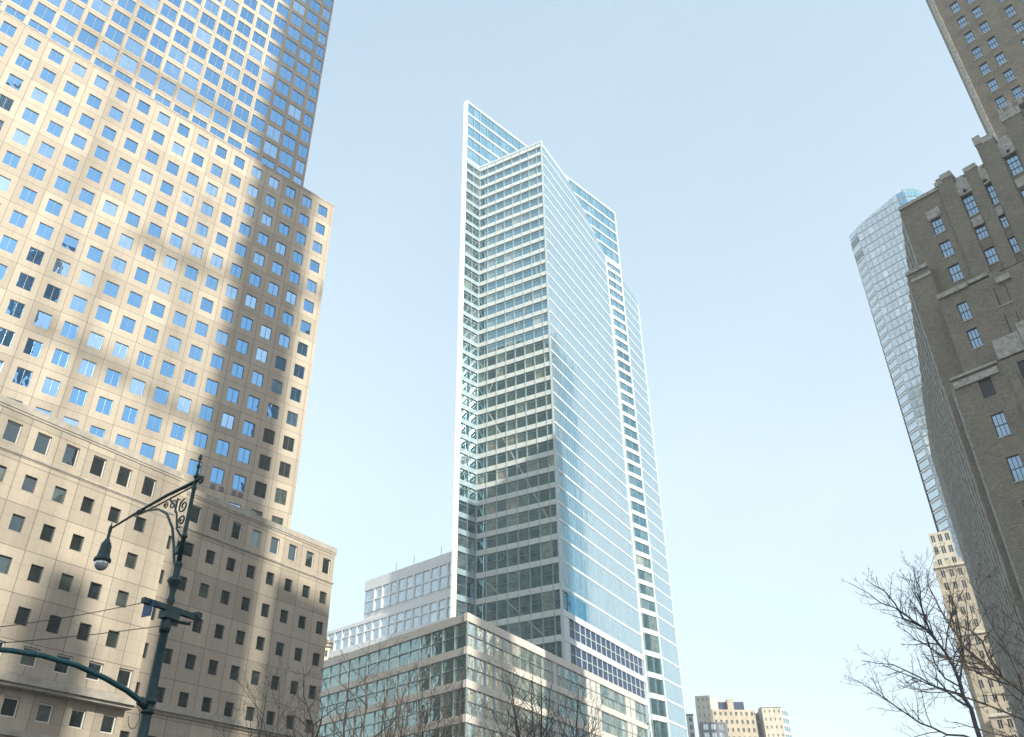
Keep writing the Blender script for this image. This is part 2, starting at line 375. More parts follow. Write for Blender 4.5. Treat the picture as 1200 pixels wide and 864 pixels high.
for fr, s0, s1, zz in ((B1, -24.0, .15, (44.2, 40.0, 20.9)), (B2, -62, -24.05, (43.9, 39.6, 20.2))):
    m = MB(); m.fbox(fr, s0, s1, zz[0]-.15, zz[0]+.55, -.6, .14, 'stone_trim'); m.fbox(fr, s0, s1, zz[0]-.40, zz[0]-.15, -.02, .07, 'stone_trim'); m.build('cornice', office)
    m = MB(); m.fbox(fr, s0, s1, zz[1]-.10, zz[1]+.10, -.02, .14, 'stone_trim'); m.fbox(fr, s0, s1, zz[1]-.22, zz[1]-.10, -.02, .06, 'stone_trim'); m.build('string_course', office)
    m = MB(); m.fbox(fr, s0, s1, zz[2]-.35, zz[2]+.35, -1.1, .50, 'stone_trim'); m.fbox(fr, s0, s1, zz[2]-.62, zz[2]-.35, -1.1, .2, 'stone_trim'); m.build('cornice', office)
m = MB(); m.fbox(B3, -62, -24.3, 15.9, 16.4, -.02, .3, 'stone_trim'); m.build('string_course', office)
m = MB(); m.fbox(T1, -62, 6.25, 102.35, 102.62, -.5, .05, 'stone_trim'); m.build('coping', office)
# bronze louvre vents on the tower above the lower roof
m = MB()
for s in (-2.3, -1.4, -5.2, -4.0): m.fbox(T1, s-.32, s+.32, 47.5, 48.1, -.02, .04, 'mullion_dark')
m.build('vent', office)
def size_on_screen(fr, a, b, c, d):
    q = [screen(fr.p(s, z)) for s, z in ((a, c), (b, c), (b, d), (a, d))]
    if not all(q): return 0
    cx = sum(v[0] for v in q)/4; cy = sum(v[1] for v in q)/4
    if not (0 < cx < 1200 and 0 < cy < 864): return 0
    return abs(sum(q[i][0]*q[(i+1) % 4][1]-q[(i+1) % 4][0]*q[i][1] for i in range(4)))/2
vis = {'T1': lambda a, c: c > 45, 'T2': lambda a, c: True, 'B1': lambda a, c: a > -24.5, 'B2': lambda a, c: True, 'B3': lambda a, c: True}
ws = sorted(wins, key=lambda w: -size_on_screen(FR[w[0]], *w[1:5]) if vis[w[0]](w[1], w[3]) else 0)
rest = MB()
for i, (k, a, b, c, d, gname) in enumerate(ws):
    fr = FR[k]; dep = .10 if k == 'T2' else (.12 if k == 'T1' else .24)
    vm, hm = (1, 0)
    if k in ('B1', 'B2', 'B3'): vm = 0
    if k == 'B3' or (k == 'B2' and d < 24): fm, fwd = 'frame_light', .13
    elif d in (42.93, 42.46): fm, fwd = 'frame_light', .09
    elif k == 'T2': fm, fwd = 'stone_trim', .06
    else: fm, fwd = 'mullion_dark', .05
    if i < 100:
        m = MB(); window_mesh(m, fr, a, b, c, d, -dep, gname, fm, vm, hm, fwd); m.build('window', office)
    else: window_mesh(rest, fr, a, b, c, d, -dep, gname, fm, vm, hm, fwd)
Tside = Fr(T1.at(6.2, 0), T1.a-90, 1); Bside = Fr(B1.at(0, 0), B1.a-90, 1)
for fr, Ln, zt0, zt1 in ((Tside, 75, 101.1, 44), (Bside, 60, 38.4, 4)):
    z = zt0
    while z > zt1:
        s_ = 2.0
        while s_ < Ln-2: rest.fq(fr, s_, s_+1.6, z-2.0, z, .03, 'g_dark'); s_ += 3.03
        z -= 3.9
o = rest.build('window', office); o['kind'] = 'stuff'; o['label'] = 'the many smaller square windows higher up the tower'

# ------------------------------------------------------------------ glass skyscraper
G0 = (9.754, 177.733)
GL = Fr(G0, -61.6, -1); GR = Fr(G0, 29.5, 1)
I0 = GL.at(21.3); SL = Fr(I0, 44.774, 1)
Q0 = SL.at(67.6); G2 = Fr(Q0, 30, 1)
tower = thing('glass_skyscraper', 'tallest pale blue glass skyscraper in the middle with white spandrel lines', 'skyscraper', GL.p(10, 0, -12))
band_tops = [41.6, 46.0+.9, 52.2, 57.5, 63.0, 68.9, 74.2]
z = 74.2
while z < 185: z += 4.133; band_tops.append(z)          # ends about 185.8
band_tops += [189.93, 194.06]
band_tops = sorted(set(round(v, 3) for v in band_tops))
def window_top(i):
    nxt = band_tops[i+1] if i+1 < len(band_tops) else 197.6
    tall = band_tops[i] < 74
    return nxt - (1.25 if not tall else 1.3)
roofline = [(0, 198.0), (18, 197.5), (30.4, 192.6), (36, 190.0), (43.6, 185.5)]
def rl(s):
    for (a, za), (b, zb) in zip(roofline, roofline[1:]):
        if a <= s <= b: return za+(zb-za)*(s-a)/(b-a)
    return roofline[-1][1]
def rl2(s): return 194.6 if s < 9 else 194.6-(s-9)*.5
GRL, G2L, SLe = 43.6, 14.6, 67.9
# cores behind the glass
m = MB()
def core(fr, s0, s1, z0, z1, d0, d1, name='spandrel'): m.fbox(fr, s0, s1, z0, z1, -d1, -d0, name)
# triangular wedge: G0, end of GR, back on the slab line, inner corner
def plan(fr, s, n): return fr.at(s, n)
wedge = [plan(GL, .5, -.45), plan(GR, GRL-.3, -.45), plan(SL, 62, -3), plan(SL, 3, -3), plan(GL, 21.6, -.45)]
for zt, pts in ((185.0, wedge),): m.prism(pts, 0, zt, 'white')
# sloping top of the wedge
steps = [0, 6, 12, 18, 22, 26, 30.4, 36, 43.3]
for a, b in zip(steps, steps[1:]):
    za, zb = rl(a)-.3, rl(b)-.3
    pa, pb = GR.p(a, 0, -.45), GR.p(b, 0, -.45)
    qa, qb = GR.p(a, 0, -19*(1-a/60)), GR.p(b, 0, -19*(1-b/60))
    Z = lambda p, zz: (p.x, p.y, zz)
    m.quad([Z(pa, za), Z(pb, zb), Z(qb, zb), Z(qa, za)], 'white')
    m.quad([Z(qb, 180), Z(qa, 180), Z(qa, za), Z(qb, zb)], 'white')
EW = Fr(SL.at(-6.2, 0), -61.6, -1); e1 = Vector((*EW.at(.8, -.2), 0)); e2 = e1+dirv(20)*14
sp_ = [SL.at(-5.5, -.45), SL.at(SLe-.2, -.45), SL.at(SLe-.2, -15), (e2.x, e2.y), (e1.x, e1.y)]
m.prism(sp_, 0, 223.4, 'white')
m.fbox(G2, 0.1, G2L-.2, 0, 186.5, -9, -.45, 'white')
m.build('core_wall', tower)
# glazing, floor by floor
def panes(mb, fr, s0, s1, z0, z1, n, gname, step, tilt=.003, top=None):
    k = max(1, round((s1-s0)/step)); w = (s1-s0)/k
    for i in range(k):
        a, b = s0+i*w+.02, s0+(i+1)*w-.02; zz = z1
        if top: zz = min(z1, top((a+b)/2)-.25)
        if zz > z0+.1: mb.fq(fr, a, b, z0, zz, n, gname, tilt=(rnd.gauss(0, tilt), rnd.gauss(0, tilt)))
for i, zb in enumerate(band_tops):
    zt = window_top(i); m = MB()
    panes(m, GL, .12, 1.9, zb, zt, -.28, 'g_gl', 2, .004)
    panes(m, GL, 1.9, 21.3, zb, zt, -.28, 'g_gl', 2.95, .004)
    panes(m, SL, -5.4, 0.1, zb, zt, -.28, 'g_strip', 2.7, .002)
    if zb < 56: 
        if zb > 46: panes(m, GR, 3.1, 42.7, zb+.1, zt, -.22, 'louver', 2.63, .001)
        else: panes(m, GR, .2, GRL, zb, zt, -.1, 'g_pale', 1.5, .0012)
    elif zb < 60:
        panes(m, GR, .15, 3, zb, zt, -.25, 'g_gl', 1.45, .003); panes(m, GR, 3, 12, zb, zt, -.1, 'g_slab', 1.5, .002); panes(m, GR, 12, GRL, zb, zt, -.1, 'g_pale', 1.5, .002)
    else: panes(m, GR, .1, GRL, zb, zt, -.1, 'g_pale', 1.5, .002, top=rl)
    m.build('window_band', tower); m = MB()
    panes(m, SL, 61.6, SLe-.2, zb, zt, -.35, 'g_slab' if zb > 90 else 'g_gl', 3, .004)
    if zb > 176: panes(m, SL, 36, 61.5, zb, zt, -.35, 'g_slab', 3.05, .003)
    panes(m, G2, .1, G2L, zb, zt, -.1, 'g_pale', 1.5, .002, top=rl2)
    m.build('window_band', tower)
    # spandrel: from the window top to the next window bottom
    m = MB(); z0 = zt; z1 = band_tops[i+1] if i+1 < len(band_tops) else 198.0
    m.fbox(GL, -.02, 21.3, z0, z1, -.5, .0, 'spandrel')
    m.fbox(SL, -5.6, .02, z0, z1, -.5, .0, 'spandrel_shaded')
    if z1 < 185.4:
        m.fbox(GR, .02, GRL, z0+(0.45 if zb > 57 else 0), z1-(.35 if zb > 57 else 0), -.5, -.02 if zb > 57 else .05, 'white')
        if zb > 57: m.fq(GR, .1, GRL, z0, z0+.45, -.1, 'g_pale'); m.fq(GR, .1, GRL, z1-.35, z1, -.1, 'g_pale')
    else:
        for a, b in zip(steps, steps[1:]):
            zr = rl((a+b)/2)
            if zr > z0+.2: m.fbox(GR, a, b, z0+.45, min(z1-.35, zr), -.5, -.02, 'white'); m.fq(GR, a, b, z0, z0+.45, -.1, 'g_pale')
            if zr > z1: m.fq(GR, a, b, z1-.35, z1, -.1, 'g_pale')
    m.build('spandrel', tower); m = MB()
    m.fbox(SL, 61.5 if zb < 176 else 36, SLe, z0, z1, -.5, -.05, 'spandrel')
    if z1 < 190: m.fbox(G2, 0, G2L, z0+.45, z1-.35, -.5, -.02, 'white'); m.fq(G2, .1, G2L, z0, z0+.45, -.1, 'g_pale'); m.fq(G2, .1, G2L, z1-.35, z1, -.1, 'g_pale')
    m.build('spandrel', tower)
# crown of the slab: taller floors
crown = [198.6, 203.9, 208.8, 213.8, 218.9]
for i, zb in enumerate(crown):
    zt = (crown[i+1] if i < 4 else 223.6) - (.75 if i < 4 else .25); m = MB()
    panes(m, SL, -5.4, SLe, zb, zt, -.22, 'g_slab', 3.05, .003); m.build('window_band', tower)
    m = MB(); m.fbox(SL, -5.6, SLe+.1, zt, zt+(.75 if i < 4 else .3), -.5, .0, 'white'); m.build('spandrel', tower)
m = MB(); m.fbox(SL, -5.6, SLe, 197.9, 198.55, -.5, .02, 'white'); m.build('spandrel', tower)
# mullions
m = MB()
for k in range(8):
    s = 1.9+(21.3-1.9)*(k-1)/7*1.0 if k else 0.0
    m.fbox(GL, s-.07, s+.07, 40, 197.9, -.4, .05, 'alu')
m.fbox(GL, 21.16, 21.3, 40, 197.9, -.4, .05, 'alu')
for s in (-5.6, -2.7, -.1): m.fbox(SL, s, s+.14, 40, 223.4, -.4, .05, 'alu')
for k in range(1, 25):
    s = -.1+3.05*k
    if s < SLe-.5: m.fbox(SL, s-.05, s+.05, 198.6, 223.3, -.4, .04, 'alu')
for s in (61.6, 64.7, 67.75): m.fbox(SL, s-.07, s+.07, 40, 198, -.4, -.02, 'alu')
k = 0
while k*1.5 < GRL:
    s = k*1.5+.05; m.fbox(GR, s-.012, s+.012, 57, min(185.5, rl(s)), -.15, -.07, 'alu'); k += 1
for i, zb in enumerate(band_tops):     # transoms
    zt = window_top(i); zm = zb+(zt-zb)*(.5 if zb < 74 else .74)
    m.fbox(GL, 0, 21.3, zm-.045, zm+.045, -.3, -.16, 'alu'); m.fbox(SL, -5.5, 0, zm-.045, zm+.045, -.3, -.16, 'alu')
    if 46 < zb < 56:
        m.fbox(GR, 3.1, 42.7, zm-.07, zm+.07, -.24, -.05, 'white')
        for q in range(16): s = 3.1+2.64*q; m.fbox(GR, s-.07, s+.07, zb, zt, -.24, -.04, 'white')
        m.fbox(GR, 0, 2.9, zb, zt, -.5, -.03, 'white')
m.build('mullion', tower)
# white corner fins and parapets
m = MB()
m.fbox(GR, -.1, .10, 30, 198.2, -.35, .06, 'white'); m.fbox(GL, -.1, 21.3, 197.7, 198.5, -.5, .12, 'white')
m.fbox(SL, SLe-.1, SLe+.35, 30, 223.8, -1.5, .12, 'white'); m.fbox(GR, GRL-.15, GRL+.3, 30, 185.4, -1, .12, 'white')
m.fbox(G2, G2L-.1, G2L+.3, 30, 190, -6, .1, 'white')
m.fbox(SL, -6.15, -5.6, 30, 224.1, -.5, .05, 'white2'); m.fbox(SL, -6.2, SLe+.3, 223.6, 224.1, -.6, .1, 'white')
m.build('corner_fin', tower)
# end wall of the slab (narrow, bright)
m = MB(); E = Fr(SL.at(-6.2, 0), -61.6, -1)
m.fbox(E, 0, .9, 0, 223.6, -.6, 0, 'white2')
m.build('end_wall', tower)
# diagonal braces that show through the front glazing
def brace(s0, z0, s1, z1):
    m = MB()
    for i, zb in enumerate(band_tops):
        zt = window_top(i); lo, hi = max(zb, min(z0, z1)), min(zt, max(z0, z1))
        if hi-lo < .5: continue
        f = lambda z: s0+(s1-s0)*(z-z0)/(z1-z0); w = .22
        a, b = f(lo), f(hi); c = [(a-w, lo), (a+w, lo), (b+w, hi), (b-w, hi)]
        m.quad([GL.p(s, z, -.2) for s, z in c][::-1], 'brace')
    m.build('diagonal_brace', tower)
brace(2.5, 193.5, 20, 157)
brace(3.5, 145, 19, 114); brace(18, 110, 2, 77); brace(4.0, 156, 3, 148)
brace(20, 68, 4, 52)

# ------------------------------------------------------------------ podium building and white annex
P0 = (-8.023, 142.77)
PLf = Fr(P0, -45.05, -1); PRf = Fr(P0, 29.3, 1)
pod = thing('glass_office_block', 'low glass office block with pale bands at the foot of the tall skyscraper', 'office block', PLf.p(5, 0, -10))
PLn, PRn = 64.0, 77.2
q = [PRf.at(.3, -.45), PRf.at(PRn, -.45), PRf.at(PRn, -6), GL.at(1, -1.2), GL.at(24, 1.2), PLf.at(PLn, -26), PLf.at(PLn, -.45), PLf.at(.3, -.45)]
m = MB(); A = sum(q[i][0]*q[(i+1) % len(q)][1]-q[(i+1) % len(q)][0]*q[i][1] for i in range(len(q)))
m.prism(q if A > 0 else q[::-1], 0, 45.6, 'roof'); m.build('core_wall', pod)
fl = [(40.5, 44.65), (35.25, 39.3), (30.0, 34.05), (24.75, 28.8), (19.5, 23.55), (14.2, 18.3), (9, 13), (1, 7.5)]
for z0, z1 in fl:
    m = MB()
    for fr, Ln, st in ((PLf, PLn, 3.05), (PRf, PRn, 3.0)):
        zm = z0+(z1-z0)*.5
        gg = 'g_pod' if fr is PLf else 'g_pod2'
        panes(m, fr, .12, Ln, z0, zm, -.25, gg, st, .009); panes(m, fr, .12, Ln, zm, z1, -.25, gg, st, .009)
    m.build('window_band', pod)
    m = MB(); top = 46.05 if z1 > 44 else z1+1.2
    m.fbox(PLf, 0, PLn, z1, top, -.6, .06, 'podband'); m.fbox(PRf, 0, PRn, z1, top, -.6, .06, 'podband'); m.build('spandrel', pod)
m = MB()
for fr, Ln, st in ((PLf, PLn, 3.05), (PRf, PRn, 3.0)):
    k = round(Ln/st)
    for i in range(k+1):
        s = .12+(Ln-.12)*i/k; m.fbox(fr, s-.06, s+.06, 1, 45, -.35, .0 if 0 else .04, 'alu')
    for z0, z1 in fl: m.fbox(fr, 0, Ln, (z0+z1)/2-.06, (z0+z1)/2+.06, -.3, -.04, 'alu')
m.build('mullion', pod)
# pale panel bays on the street side
for (a, b) in ((31, 33), (46, 52.5), (66, 71.5)):
    for z0, z1 in fl[:5]: m = MB(); m.fbox(PRf, a, b, z0, z1, -.3, -.12, 'frame_light'); m.build('blind_panel', pod)

AX = (-14.2, 189.47); AXf = Fr(AX, -49.5, -1)
annex = thing('white_office_wing', 'white stepped glazed wing left of the tall skyscraper, behind the low glass block', 'office wing', AXf.p(15, 0, -8))
m = MB(); m.fbox(AXf, -2, 30.8, 0, 74.8, -14, -.4, 'white2'); m.fbox(AXf, 30.8, 50, 0, 63.6, -14, -.4, 'white2'); m.build('core_wall', annex)
for (z0, z1) in ((66.4, 73.6), (59.4, 65.0), (52.4, 58.2), (46, 51)):
    m = MB(); zm = (z0+z1)/2; e = 30.7 if z0 > 62 else 49.8
    if z0 > 66: z0, zm, z1 = 66.8, 69.6, 72.4
    panes(m, AXf, -1, e, z0, zm, -.3, 'g_far', 2.8, .006); panes(m, AXf, -1, e, zm, z1, -.3, 'g_far', 2.8, .006); m.build('window_band', annex)
    m = MB(); m.fbox(AXf, -2, e+.1, z1, min(z1+1.5, 75.2 if e < 40 else 64.2) if z0 < 66 else 75.0, -.6, 0, 'white2')
    for k in range(int(e/2.8)+1): m.fbox(AXf, -1+k*2.8-.25, -1+k*2.8+.25, z0, z1, -.4, -.03, 'white2')
    m.fbox(AXf, -2, e, zm-.15, zm+.15, -.4, -.06, 'white2'); m.build('spandrel', annex)
m = MB()
for s in (8, 17.5, 24): m.tube([AXf.p(s, 74.8, -4), AXf.p(s, 79.3, -4)], .07, 'alu', 5)
m.build('roof_mast', annex)

# ------------------------------------------------------------------ right: art deco brick tower block
C0 = (52.313, 85.225)
def RF(f, s=0, a=-43.216):  # plane parallel to the front, scaled distance f
    fr = Fr((C0[0]*f, C0[1]*f), a, -1); return fr
U = RF(1.0); X = RF(.985); Mf = RF(.97); Lf = RF(.95); TW = RF(1.167)
bb = thing('brick_building', 'brown brick art deco building with carved stone trim and sash windows, at the right', 'brick building', U.p(-20, 0, -20))
SIDE = 25.0
def sidefr(fr, s):  # side wall going away from the camera
    return Fr(fr.at(s), SIDE, -1)
import math as _m
def ray_s(fr, az):   # where the camera azimuth az meets plane fr
    d = dirv(az); den = fr.u.x*d.y-fr.u.y*d.x
    return (d.x*fr.P.y-d.y*fr.P.x)/den
sU = 0.0; sX0, sX1 = ray_s(X, 30.52), ray_s(X, 32.05); sM = ray_s(Mf, 31.95); sL = ray_s(Lf, 31.03); sTW = ray_s(TW, 39.2)
SR = -45.0
opsU, opsM, opsL, opsT = [], [], [], []; bw_ = []
def addw(lst, key, a, b, c, d, sill=True): lst.append((a, b, c, d)); bw_.append((key, a, b, c, d, sill))
for zt in (77.55, 73.7, 69.85): addw(opsU, 'U', -4.3, -2.95, zt-2.4, zt)
addw(opsU, 'U', -8.58, -7.30, 75.3, 78.6); addw(opsU, 'U', -11.0, -9.98, 75.2, 78.5); addw(opsU, 'U', -14.7, -13.35, 77.8, 80.9)
for zt in (73.7, 69.8): addw(opsU, 'U', -8.54, -7.30, zt-2.3, zt); addw(opsU, 'U', -10.95, -9.9, zt-2.3, zt)
for zt in (75.4, 71.5, 67.6): addw(opsU, 'U', -14.7, -13.35, zt-2.3, zt); addw(opsU, 'U', -18.5, -17.2, zt-2.3, zt)
fM = .97
for zt in (64.35, 60.4):
    z = (zt-1.7)*fM+1.7
    addw(opsM, 'M', -3.65*fM, -2.42*fM, z-2.5, z); 
for zt in (64.25, 60.3, 56.6):
    z = (zt-1.7)*fM+1.7
    for a in (-8.1, -11.6, -15.2): addw(opsM, 'M', a*fM, (a+1.32)*fM, z-2.5, z)
fL = .95
for zt, h in ((54.1, 2.75), (49.15, 2.85), (43.85, 2.9), (38.8, 2.9), (33.8, 2.9), (28.8, 2.9), (23.8, 2.9)):
    z = (zt-1.7)*fL+1.7
    for a in ((-3.15, -1.75), (-7.6, -6.2), (-12, -10.6), (-16.4, -15)): addw(opsL, 'L', a[0]*fL, a[1]*fL, z-h*fL, z, zt < 54)
for j in range(14):
    z = (87.0-1.7)*1.167+1.7 + 3.88*j
    for a in (-16.1, -18.15, -21.45, -23.6, -26.9, -29): addw(opsT, 'T', a*1.167, (a+1.05)*1.167, z-2.35, z)
m = MB()
wall(m, U, SR, 0, 60, 81.8, opsU, 'brick', .28); wall(m, Mf, SR, sM, 50, 66.0*fM+1.7*(1-fM), opsM, 'brick', .28)
zM = (66.1-1.7)*fM+1.7; zL = (55.0-1.7)*fL+1.7
wall(m, Lf, SR, sL, 0, zL, opsL, 'brick', .28)
wall(m, TW, -60, sTW, 80, 160, opsT, 'brick', .28)
def cutface(fr, s, n0, n1, z0, z1, name='brick'):
    m.quad([fr.p(s, z0, n0), fr.p(s, z0, n1), fr.p(s, z1, n1), fr.p(s, z1, n0)], name, [(n0, z0), (n1, z0), (n1, z1), (n0, z1)])
def mass(fr, s_left, s_right, z1, back, z0=0, name='brick', top='roof'):
    """body behind a front wall: side wall along SIDE, roof, back"""
    a = Vector((*fr.at(s_left), 0)); b = a+dirv(SIDE)*back; c = Vector((*fr.at(s_right), 0)); d = c+dirv(SIDE)*back
    def V(p, z): return (p.x, p.y, z)
    m.quad([V(b, z0), V(a, z0), V(a, z1), V(b, z1)], name, [(0, z0), (back, z0), (back, z1), (0, z1)])
    m.quad([V(a, z1), V(c, z1), V(d, z1), V(b, z1)], top); m.quad([V(d, z0), V(b, z0), V(b, z1), V(d, z1)], name)
    m.quad([V(c, z0), V(d, z0), V(d, z1), V(c, z1)], name)
mass(U, 0, SR, 81.8, 20); mass(Mf, sM, SR, zM, 10); mass(Lf, sL, SR, zL, 52); SIDE = 35.0; mass(TW, sTW, -60, 160, 14, 40); SIDE = 25.0
zX = .704*97.5+1.7
m.fq(X, sX1, sX0, 0, zX, 0, 'brick'); mass(X, sX0, sX1, zX, 46)
# right side of the X bay
m.quad([X.p(sX1, 0, 0), X.p(sX1, 0, -2), X.p(sX1, zX, -2), X.p(sX1, zX, 0)], 'brick', [(0, 0), (2, 0), (2, zX), (0, zX)])
Y0 = Fr((math.sin(rad(29.15))*150, math.cos(rad(29.15))*150), -43.216, -1)
m.fq(Y0, -30, 0, 0, 81.8, 0, 'brick'); mass(Y0, 0, -30, 81.8, 30)
m.build('brick_wall', bb)
# pilasters of the receding street side
m = MB()
def ribs(fr, s, back, z1, step, w=.75, proud=.45, mat_='limestone', z0=0):
    sf = sidefr(fr, s); k = 0.3
    while k < back:
        m.fbox(sf, k, k+w, z0, z1, -.02, proud, mat_)
        z = z1-3.4
        while z > z0+1 and k+step < back+step: m.fbox(sf, k+w+.25, min(k+step-.25, back), z, z+2.1, -.01, .03, 'black_frame'); z -= 3.85
        k += step
ribs(U, 0, 19, 81.2, 3.4, .7, .17); ribs(X, sX0, 45, zX-.5, 3.2, .7, .16); ribs(Lf, sL, 51, zL-1, 3.6, .8, .17); ribs(Y0, 0, 29, 81, 3.6, .8, .13)
m.fbox(Fr(TW.at(sTW), 35, -1), .2, 1.0, 80, 160, -.02, .15, 'limestone')
m.build('pilaster', bb)
# piers and stepped parapet on the front
m = MB()
for fr, s0, s1, z0, z1, pr in ((U, -7.25, -5.3, 58, 82.9, .4), (U, -10.2, -8.75, 58, 82.0, .4), (U, -13.2, -11.1, 58, 84.9, .45), (U, -17.0, -14.9, 58, 86.2, .5)):
    m.fbox(fr, s0, s1, z0, z1, -1.4, pr, 'brick')
m.fbox(Mf, -7.0*fM-1.0, -7.0*fM+.1, 50, zM+.4, -.5, .01, 'brick')
m.fbox(U, -13.0, -11.0, 81.8, 85.6, -2.2, .0, 'brick'); m.fbox(U, -40, -15, 81.8, 86.5, -2.5, 0, 'brick')
for a in (-5.0, -9.4, -13.8): 
    m.fbox(Lf, a*fL-.9, a*fL+.0, 20, zL-2.2, -.02, .28, 'brick')
m.build('pier', bb)
m = MB()
for s0, s1, z0, z1, pr in ((-6.0, -5.0, 81.8, 82.5, .45), (-7.3, -5.9, 82.3, 83.2, .5), (-10.25, -8.7, 81.6, 82.3, .5), (-11.9, -11.0, 84.6, 86.0, .55), (-13.2, -11.9, 84.3, 85.3, .52), (-17.1, -14.8, 85.8, 87.0, .6), (-5.3, .15, 81.5, 82.0, .22)):
    m.fbox(U, s0, s1, z0, z1, -1.5, pr, 'limestone')
# carved heads over the tall windows
for a, b, zt in ((-8.75, -7.25, 78.6), (-11.1, -9.9, 78.5), (-14.9, -13.2, 80.9)):
    m.fbox(U, a, b, zt+.05, zt+2.4, -.3, .3, 'limestone'); m.fbox(U, a+.3, b-.3, zt+2.4, zt+3.1, -.3, .22, 'limestone')
    m.fbox(U, a+.1, b-.1, zt-5.2, zt-3.9, -.02, .18, 'limestone'); m.lathe(tuple(U.p((a+b)/2, zt+.5, .35)), [(-.25, .05), (-.1, .22), (.1, .22), (.3, .05)], 'black_frame', 8)
m.fbox(U, -4.5, -2.8, 77.65, 79.1, -.02, .15, 'limestone')
m.fbox(Mf, -4.4*fM, sM+.02, zM-.15, zM+.45, -.8, .35, 'limestone'); m.fbox(Mf, -6.8*fM, -4.45*fM, zM+.1, zM+.55, -.8, .2, 'limestone'); m.fbox(Mf, -9*fM, -7.4*fM, zM-1.6, zM-.9, -.2, .45, 'limestone')
for a in (-8.75, -12.3): m.fbox(U, a, a+1.6, 64.6, 65.3, -.2, .4, 'limestone')
m.fbox(Lf, -4.4*fL, sL+.04, zL-.1, zL+.2, -.8, .3, 'limestone'); m.fbox(Lf, -4.2*fL, sL-.1, zL-1.25, zL-.45, -.02, .25, 'limestone')
m.fbox(Lf, -7.5*fL, -4.6*fL, zL+.2, zL+2.6, -1.5, .1, 'limestone'); m.fbox(Lf, -8.6*fL, -7.6*fL, zL-.6, zL+3.4, -1.5, .3, 'limestone')
m.fbox(X, sX1, sX0+.1, zX-.05, zX+.45, -1, .25, 'limestone'); m.fbox(X, sX1-.05, sX0-.3, zX-1.3, zX-.85, -.02, .12, 'limestone')
m.fbox(TW, sTW-.1, sTW+.55, 80, 160, -1, .2, 'limestone')
for k in range(9):   # cresting on the shoulder next to the shaft
    s = -14.9-k*1.15; m.fbox(U, s-.5, s, 86.9, 87.9+.5*(k % 2), -1.2, .62, 'limestone')
m.build('stone_trim', bb)
frs = dict(U=U, M=Mf, L=Lf, T=TW)
nw = 0
for key, a, b, c, d, sill in bw_:
    fr = frs[key]
    vis_ = size_on_screen(fr, a, b, c, d)
    m = MB()
    if key == 'L' and d > 50 :
        m.fq(fr, a, b, c, d, -.2, 'black_frame'); w = m.build('window', bb)
        w['label'] = 'blank dark window'
        continue
    window_mesh(m, fr, a, b, c, d, -.2, 'g_brick', 'black_frame', 2, 1 if d-c < 3 else 2, .075, .004)
    w = m.build('window', bb)
    if vis_ > 20 and sill:
        m = MB(); m.fbox(fr, a-.12, b+.12, c-.16, c, -.25, .1, 'limestone'); s_ = m.build('sill', w)
        s_.matrix_parent_inverse = Matrix.Identity(4)
# fix sill parenting (window objects carry the parent's offset)
m = MB()
for key, a, b, c, d, sill in bw_:
    if key == 'T' and seen(frs[key].p(a, c), 60): m = MB(); m.fbox(frs[key], a-.1, b+.1, c-1.45, c-.16, -.02, .02, 'brick'); m.build('spandrel', bb)

# ------------------------------------------------------------------ slender glass tower far right, curved corner
gt = thing('curved_glass_tower', 'slender pale glass tower with a slanted top and rounded corner rising behind the brick building', 'glass tower', (150, 262, 0))
def polar(az, d): return (math.sin(rad(az))*d, math.cos(rad(az))*d)
plan_ = [polar(27.5, 304), polar(28.15, 300), polar(29.4, 297), polar(30.6, 294.5), polar(31.6, 292.5), polar(32.2, 292), polar(32.8, 293.5), polar(33.3, 297), polar(34.0, 308)]
H_ = [241, 240.5, 241.5, 242.7, 244, 244.6, 244.8, 244.8, 245]
def flare(i, z):   # the tower widens towards the top
    az = [27.5, 28.15, 29.4, 30.6, 31.6, 32.2, 32.8, 33.3, 34.0][i]
    f = 0.28*(1-z/241)
    return (plan_[i][0]+math.cos(rad(az))*f*4*(1 if i < 2 else .2), plan_[i][1]-math.sin(rad(az))*f*4*(1 if i < 2 else .2))
m = MB(); win = MB()
fh = 3.75; nf = 66; zs = [i*fh for i in range(nf)]
for i in range(8):
    for j, z0 in enumerate(zs):
        z1 = z0+fh
        a0, b0, a1, b1 = flare(i, z0), flare(i+1, z0), flare(i, z1), flare(i+1, z1)
        h0 = min(z1, H_[i]); h1 = min(z1, H_[i+1])
        if z0 >= max(H_[i], H_[i+1]): break
        if i > 3 and z0 > 232: pass
        sub = 1 if i < 1 else 3
        for k in range(sub):
            t0, t1 = k/sub+.015, (k+1)/sub-.015
            Lp = lambda p, q_, t, z: (p[0]+(q_[0]-p[0])*t, p[1]+(q_[1]-p[1])*t, z)
            g_ = 'g_slab' if (i > 3 and z0 > 226) else 'g_far'
            if i == 0 and j in (60, 62): g_ = 'g_dark'
            zb = z0+(.5 if i else 1.2)
            zt_ = lambda t: min(z1-.05, H_[i]+(H_[i+1]-H_[i])*t)
            if min(zt_(t0), zt_(t1)) > zb: win.quad([Lp(a0, b0, t0, zb), Lp(a0, b0, t1, zb), Lp(a1, b1, t1, zt_(t1)), Lp(a1, b1, t0, zt_(t0))], g_)
ring0 = [(p[0]*1.0007, p[1]*1.0007) for p in plan_] + [polar(33.2, 330), polar(28.2, 330)]
for i in range(8):
    a, b = ring0[i], ring0[i+1]; n0 = flare(i, 0); n1 = flare(i+1, 0)
    cc = polar(30.8, 315)
    def ins(v): l = math.hypot(cc[0]-v[0], cc[1]-v[1]); return (v[0]+(cc[0]-v[0])/l*.35, v[1]+(cc[1]-v[1])/l*.35)
    f0 = [ins(v) for v in (n0, n1, flare(i+1, H_[i+1]), flare(i, H_[i]))]
    m.quad([(*f0[0], 0), (*f0[1], 0), (*f0[2], H_[i+1]-.3), (*f0[3], H_[i]-.3)], 'white')
